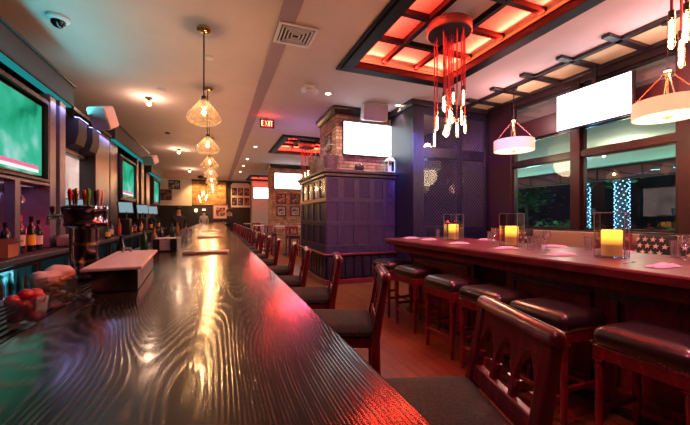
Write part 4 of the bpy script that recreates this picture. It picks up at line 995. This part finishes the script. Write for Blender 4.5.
rows = [(1.80, 2.19), (1.31, 1.70), (.81, 1.21)]
b = MB(); zs = [.64, .81, 1.21, 1.31, 1.70, 1.80, 2.19, CH-.08]
for a, c in zip(zs[::2], zs[1::2]): b.box(0, CW, 0, .029, a, c)
xs = [0]+[v for p in PX for v in p]+[CW]
for a, c in zip(xs[::2], xs[1::2]):
    for z0, z1 in rows:
        if c-a > .003: b.box(a, c, .001, .029, z0, z1)
b.build('front_frame', 'cab', t, bevel=.004)
lat = plain('lattice_slat', (.115, .085, .13), .4)
for (a, c) in PX:
    for z0, z1 in rows: lattice(a, c, z0, z1, .045, .007, .012).build('lattice_panel', lat, t, smooth=0)
b = MB()
PY = [(.12+i*.50, .50+i*.50) for i in range(4)]
for a, c in zip(zs[::2], zs[1::2]): b.box(0, .029, .03, CD, a, c)
ys_ = [.03]+[v for p in PY for v in p]+[CD]
for a, c in zip(ys_[::2], ys_[1::2]):
    for z0, z1 in rows: b.box(.001, .029, a, c, z0, z1)
b.build('side_frame', 'cab', t, bevel=.004)
for k, (a, c) in enumerate(PY):
    for z0, z1 in rows:
        MB().box(.022, .028, a+.01, c-.01, z0+.01, z1-.01).build('side_pane' if z0 > 1.75 else 'side_panel', plain('smoked_pane', (.05, .06, .09), .15, coat=.3) if z0 > 1.75 else 'navy2', t, smooth=0)
MB().box(-.03, -.001, .0, CD, 1.715, 1.79).build('gilt_sill', plain('gilt_wood', (.42, .22, .10), .4), t, bevel=.006)
b = MB(); b.box(-.07, CW, -.07, .03, .60, .64); b.box(-.07, .03, .03, CD, .60, .64); b.build('ledge', 'mahog', t, bevel=.01)
b = MB(); b.box(-.03, CW, -.03, .029, 0, .10); b.box(-.03, .029, .03, CD, 0, .10); b.build('plinth', 'mahog', t, bevel=.008)
b = MB()
for i in range(8): x = .02+i*.2; b.box(x, x+.15, -.012, .029, .14, .56)
for i in range(10): y = .06+i*.21; b.box(-.012, .029, y, y+.15, .14, .56)
b.build('base_panel', 'navy', t, bevel=.006)
bp = struct(MB().box(2.42, 3.70, 6.75, 7.95, 0, 3.62).build('brick_pillar', 'brick', smooth=0)); tag(bp, 'brown brick pillar carrying a bright television', 'pillar')
b = MB(); b.rloops(1.46, 1.38, .01, [(.06, 3.622), (.04, 3.65), (.015, 3.70), (0, 3.72), (0, 3.775)], 2, c=(3.06, 7.35)); struct(b.build('trim_8', 'dwood'))
tv('television', 'bright white television on the brick pillar above the cabinet', (3.17, 6.68, 3.11), PI, 1.24, .74, 'tvwhite')
t = T('small_sign', 'small framed picture on the left side of the brick pillar', 'picture', (2.415, 7.25, 3.08), R(-90)); MB().box(-.20, .20, -.02, 0, -.19, .19).build('frame', 'dwood', t); MB().box(-.16, .16, -.024, -.0205, -.15, .15).build('print', 'artB', t, smooth=0)
def basket(label, loc, r, h):
    t = T('wicker_basket', label, 'basket', loc)
    MB().lathe([(0, 0), (r*.6, 0), (r*.75, h*.2), (r, h*.7), (r*.96, h*.7), (r*.7, h*.22), (0, h*.03)], n=20).build('woven_bowl', 'wick', t)
    MB().tube([(r*.95*math.cos(PI*q/10), 0, h*.68+h*.62*math.sin(PI*q/10)) for q in range(11)], .014, 6).build('handle', 'wick', t)
zc = CH+.071
basket('wicker basket with a hooped handle on the far left of the cabinet top', (2.20, 7.6, zc), .16, .46); basket('wicker basket on the cabinet top at the left end, middle of three', (2.19, 7.12, zc), .15, .42); basket('wicker basket at the front corner of the cabinet top', (2.24, 6.58, zc), .17, .42)
o = MB().lathe([(0, 0), (.06, 0), (.10, .05), (.11, .10), (.08, .16), (.06, .17), (.055, .16), (.09, .09), (0, .02)], n=20).build('ornament_bowl', 'pot', None, (2.88, 6.56, zc)); tag(o, 'dark round pot on the cabinet top below the television', 'pot')
t = T('lantern', 'cream lantern at the right end of the cabinet top', 'lantern', (3.62, 6.56, zc))
b = MB(); b.box(-.09, .09, -.09, .09, 0, .03)
for sx in (-1, 1):
    for sy in (-1, 1): b.box(sx*.08-.01, sx*.08+.01, sy*.08-.01, sy*.08+.01, .03, .26)
b.prism([(-.10, .26), (.10, .26), (.04, .34), (-.04, .34)], 'y', -.09, .09); b.build('frame', 'cream', t); MB().cyl((0, 0, .031), .035, .14).build('candle_stub', 'cream', t); b = MB(); b.tube([(-.03, 0, .34), (-.02, 0, .40), (.02, 0, .40), (.03, 0, .34)], .006, 6); b.build('ring', 'cream', t)

# ------------------------------------------------------------------ far pillars, pictures, furniture, people
def frame(label, loc, rotz, w, h, art, fm_='black', mat_w=.0, group=None):
    t = T('framed_picture', label, 'picture', loc, rotz, group); e = .05
    b = MB(); b.box(-w/2, w/2, -.035, 0, -h/2, -h/2+e); b.box(-w/2, w/2, -.035, 0, h/2-e, h/2); b.box(-w/2, -w/2+e, -.035, 0, -h/2+e, h/2-e); b.box(w/2-e, w/2, -.035, 0, -h/2+e, h/2-e); b.build('frame', fm_, t)
    if mat_w: MB().box(-w/2+e, w/2-e, -.015, 0, -h/2+e, h/2-e).build('mount', 'cloth', t, smooth=0)
    q = e+mat_w; MB().box(-w/2+q, w/2-q, -.02, -.0155 if mat_w else -.001, -h/2+q, h/2-q).build('print', art, t, smooth=0); return t
struct(MB().box(2.36, 4.1, 15.2, 16.4, 0, 3.62).build('brick_pillar_middle', 'brick', smooth=0)); b = MB(); b.rloops(1.95, 1.40, .01, [(.06, 3.622), (.0, 3.70), (0, 3.775)], 2, c=(3.23, 15.8)); struct(b.build('trim_9', 'dwood'))
struct(MB().box(2.2, 4.1, 22.4, 23.4, 0, CEIL-.001).build('wall_pillar_far', 'whitewall', smooth=0))
tv('television', 'bright white television on the middle brick pillar', (3.10, 15.13, 3.03), PI, 1.30, .74, 'tvwhite'); tv('television', 'pale bright television farthest away on the right', (2.95, 22.33, 2.95), PI, 1.35, .74, 'tvwhite')
for i, (x, z, a) in enumerate(((2.78, 2.22, 'artC'), (3.42, 2.22, 'artA'), (2.78, 1.65, 'artB'), (3.42, 1.65, 'artB'))):
    frame('framed picture on the middle brick pillar, %s' % ('upper left of four', 'upper right of four', 'lower left of four', 'lower right of four')[i], (x, 15.195, z), 0, .44, .46, a, 'black', .05 if i > 1 else 0, 'pictures on the middle pillar')
t = T('picture_board', 'white board of six framed pictures on the far wall', 'picture board', (1.55, 23.45, 2.75))
MB().box(-.62, .62, 0, .04, -.72, .72).build('board', 'whitewall', t); b = MB(); b.prism([(-.66, .72), (.66, .72), (.5, .92), (-.5, .92)], 'y', -.01, .04); b.build('header', 'whitewall', t)
for i in range(6):
    x, z = -.40+.40*(i % 3), (.33, -.33)[i//3]; MB().box(x-.16, x+.16, -.03, -.001, z-.25, z+.25).build('picture_frame', 'black', t); MB().box(x-.11, x+.11, -.034, -.0305, z-.19, z+.19).build('print', ('artA', 'artB', 'artC')[i % 3], t, smooth=0)
frame('dark framed picture high on the white far wall', (-2.42, 23.19, 3.40), 0, .65, .58, 'artB'); frame('dark framed picture lower left on the white far wall', (-2.88, 23.19, 2.76), 0, .62, .66, 'artA')
frame('framed picture with a white mount below the amber brick wall', (.28, 23.14, 1.72), 0, .95, .95, 'artC', 'redfab', .14)
for x, l in ((-1.18, 'left'), (-.72, 'right')):
    t = T('wall_sconce', 'small glowing wall lamp below the amber brick wall, %s of the pair' % l, 'lamp', (x, 23.14, 1.72)); MB().box(-.04, .04, -.03, 0, -.1, .1).build('backplate', 'brass', t); MB().lathe([(0, 0), (.06, 0), (.09, .16), (0, .16)], (0, -.12, 0), 14).build('shade', emit('sconce_glow', (1, .62, .28), 7), t)
    b = MB(); b.bar((0, -.03, -.03), (0, -.12, -.01), .02, .02); b.build('arm', 'brass', t)
for x in (-1.1, -.4, .3): lamp('SPOT', 'wall_washer', (x, 22.3, 3.6), (1, .52, .16), 130, .08, (x, 23.2, 2.5), 95, .6)
t0 = T('dining_table', 'dark dining table with a pale top at the foot of the middle pillar', 'table', (2.55, 12.2, 0), group='dining tables beyond the cabinet')
MB().box(-.55, .55, -.45, .45, 1.0, 1.05).build('tabletop', plain('pale_table_top', (.42, .30, .34), .3), t0, bevel=.01); MB().lathe([(0, 0), (.28, 0), (.26, .03), (.05, .06), (.045, .999), (0, .999)], n=18).build('pedestal', 'blackm', t0)
dup(t0, (2.0, 15.0-1.0, 0), 0, 'dark dining table left of the middle pillar'); dup(t0, (1.95, 18.5, 0), 0, 'dark dining table farthest away')
cproto = [o for o in bpy.data.objects if o.name == 'bar_chair'][0]
for i, (x, y, rz, l) in enumerate(((1.68, 12.1, 180, 'left of the pale topped table'), (2.5, 11.4, 90, 'in front of the pale topped table'), (1.20, 14.1, 180, 'left of the table by the middle pillar'), (2.0, 13.15, 90, 'in front of the table by the middle pillar'), (1.22, 18.4, 180, 'left of the farthest table'), (1.95, 17.65, 90, 'in front of the farthest table'))):
    dup(cproto, (x, y, 0), R(rz), 'dark dining chair '+l, 'dining chairs beyond the cabinet')
def person(name, label, loc, rotz, sit=False, shirt='shirt', legs='shirt'):
    t = T(name, label, 'person', loc, rotz)
    J = {}; bm = bmesh.new(); lay = bm.verts.layers.skin.verify()
    def J_(k, p, r, par=None):
        v = bm.verts.new(p); v[lay].radius = (r, r*.85) if k in ('pel', 'wst', 'chs') else (r, r); J[k] = v
        if par: bm.edges.new((J[par], v))
        return v
    h = .92 if not sit else .90
    J_('pel', (0, 0, h), .15)[lay].use_root = True
    J_('wst', (0, 0, h+.18), .13, 'pel'); J_('chs', (0, -.02, h+.40), .16, 'wst'); J_('nk', (0, -.01, h+.56), .06, 'chs'); J_('hd', (0, -.03, h+.66), .085, 'nk'); J_('hd2', (0, -.03, h+.77), .085, 'hd')
    for s, n in ((-1, 'l'), (1, 'r')):
        J_(n+'sh', (s*.19, 0, h+.47), .065, 'chs'); J_(n+'el', (s*.25, .02 if not sit else -.04, h+.20), .045, n+'sh'); J_(n+'wr', (s*.20, -.18, h+.08 if not sit else h+.20), .033, n+'el'); J_(n+'hn', (s*.18, -.27, h+.09 if not sit else h+.22), .038, n+'wr')
        J_(n+'hp', (s*.10, 0, h-.06), .10, 'pel')
        if sit: J_(n+'kn', (s*.12, -.42, h-.08), .07, n+'hp'); J_(n+'an', (s*.12, -.38, h-.50), .045, n+'kn'); J_(n+'ft', (s*.12, -.47, h-.54), .04, n+'an')
        else: J_(n+'kn', (s*.11, -.02, .48), .07, n+'hp'); J_(n+'an', (s*.11, 0, .08), .045, n+'kn'); J_(n+'ft', (s*.12, -.15, .045), .042, n+'an')
    me = bpy.data.meshes.new('body'); bm.to_mesh(me); bm.free()
    for mm in (M['skin'], M[shirt], M[legs]): me.materials.append(mm)
    o = bpy.data.objects.new('body', me); COL.objects.link(o); o.parent = t
    o.modifiers.new('skin', 'SKIN'); sd = o.modifiers.new('sub', 'SUBSURF'); sd.levels = 1; sd.render_levels = 1
    dg = bpy.context.evaluated_depsgraph_get(); nm_ = bpy.data.meshes.new_from_object(o.evaluated_get(dg)); o.modifiers.clear(); o.data = nm_
    nm_.materials.clear()
    for mm in (M['skin'], M[shirt], M[legs]): nm_.materials.append(mm)
    for p in nm_.polygons:
        c = p.center; hand = math.hypot(c.x, 0) > .12 and c.y < -.2 and c.z > h
        p.material_index = 0 if (c.z > h+.55 or hand) else (1 if c.z > h-.02 else 2); p.use_smooth = True
    b = MB(); b.ball((0, -.01, h+.775), .108, 14, sz=1.08); b.each(lambda x, y, z: (x, y+(.03 if y < -.05 and z < h+.80 else 0), z)); b.build('hair', 'hair', t)
    b = MB(); b.ball((0, -.122, h+.70), .016, 8, sz=1.4); b.build('nose', 'skin', t)
    b = MB(); b.ball((-.034, -.113, h+.735), .011, 8); b.ball((.034, -.113, h+.735), .011, 8); b.build('eyes', 'black', t)
    return t
person('person', 'bartender in black standing behind the far part of the bar', (-1.27, 13.4, 0), R(20)); person('person', 'person in a pale shirt standing at the far end of the bar', (-.70, 22.3, 0), 0, False, 'shirtg')
def seated(l, x, y): person('person', l, (x, y, 0), R(-90), True)
seated('person in dark clothes sitting at the far bar, nearer of two', .60, 15.0); seated('person in dark clothes sitting at the far bar, farther of two', .59, 18.08)

# ------------------------------------------------------------------ remaining lamps, most added without fixtures for tint or fill
lamp('SPOT', 'added_violet_tint', (1.2, 3.0, 3.7), (.30, .12, 1), 330, .08, (2.9, 6.45, 1.5), 62, .9)  # no fixture; added to put a violet haze on the cabinet
lamp('SPOT', 'blue_spot', (3.3, 4.2, 3.72), (.08, .18, 1), 1100, .05, (3.80, 5.76, 2.75), 24, .8)
lamp('SPOT', 'teal_spot', (3.0, 5.6, 3.4), (.02, .8, .65), 80, .05, (3.72, 6.3, 2.85), 45, .8)
for y in (1.0, 2.4, 3.8): lamp('SPOT', 'added_magenta_tint', (3.45, y, 3.84), (1, .05, .48), 210, .15, (3.02, y, 1.07), 40, .8)  # added lamps that tint the table in place of the coffer glow
lamp('AREA', 'teal_led_light', (-1.80, 5.0, 2.93), (.10, .6, .62), 15, .1, (-1.2, 5.0, 4.2), size_y=3.0)
lamp('AREA', 'back_bar_light', (-1.9, 6.8, 1.77+1.1), (.40, .38, 1), 5, .1, (-2.1, 6.8, 1.0), size_y=3.0)
lamp('AREA', 'niche_light', (-2.2, 4.2, 1.77), (.45, .35, 1), 1.2, .1, (-2.1, 4.2, 1.0), size_y=1.8)
for x, y in ((-.3, .2), (.9, 1.0), (-.6, 2.6)):
    lamp('SPOT', 'downlight', (x, y, CEIL-.03), (1, .70, .66), 40, .05, (x, y+.3, 0), 75, .8)  # unseen lamps without fixtures, added to brighten the near bar
lamp('SPOT', 'added_table_fill', (2.05, .4, CEIL-.06), (1, .05, .2), 70, .1, (2.5, 2.0, .5), 70, .8)  # added lamp, reddens table base and chairs as if from the coffer
lamp('SPOT', 'added_table_fill', (2.05, 3.2, CEIL-.06), (1, .05, .18), 50, .1, (2.5, 3.6, .5), 60, .8)  # added likewise for the far half of the table
lamp('SPOT', 'added_violet_tint', (3.3, 3.0, 3.7), (.16, .14, 1), 420, .08, (4.75, 5.76, 2.2), 62, .9)  # second added violet lamp, tints the mesh partition
lamp('POINT', 'added_ceiling_tint', (2.2, 8.45, 2.75), (.55, .36, 1), 14, .1)  # no uplight stands here; added to tint the ceiling lavender
lamp('SPOT', 'added_red_fill', (.62, 1.3, CEIL-.03), (1, .05, .16), 110, .08, (2.5, 1.8, .45), 56, .8)  # no red fixture exists here; added to redden table base and chair
lamp('SPOT', 'added_red_fill', (.62, 3.2, CEIL-.03), (1, .05, .2), 50, .08, (2.5, 3.4, .45), 50, .8)  # farther added red fill, also without a fixture

# ================================================================== CAMERA, WORLD
cam = bpy.data.cameras.new('camera'); co = bpy.data.objects.new('camera', cam); COL.objects.link(co)
cam.sensor_width = 36; cam.lens = 36*332/690; cam.shift_y = (216.7-212.5)/690; cam.clip_start = .02; cam.clip_end = 200
co.location = (0, 0, 1.40); co.rotation_euler = (R(90), 0, -math.atan2(129, 332))
sc.camera = co
w = bpy.data.worlds.new('World'); sc.world = w; w.use_nodes = True
w.node_tree.nodes['Background'].inputs[0].default_value = (.05, .06, .12, 1); w.node_tree.nodes['Background'].inputs[1].default_value = .15
sc.view_settings.view_transform = 'Standard'; sc.view_settings.look = 'None'; sc.view_settings.gamma = 1; sc.view_settings.use_curve_mapping = False
sc.view_settings.exposure = .42
sc.cycles.use_denoising = True; sc.cycles.max_bounces = 8; sc.cycles.transparent_max_bounces = 16; sc.cycles.caustics_reflective = False; sc.cycles.caustics_refractive = False
sc.cycles.sample_clamp_indirect = 4
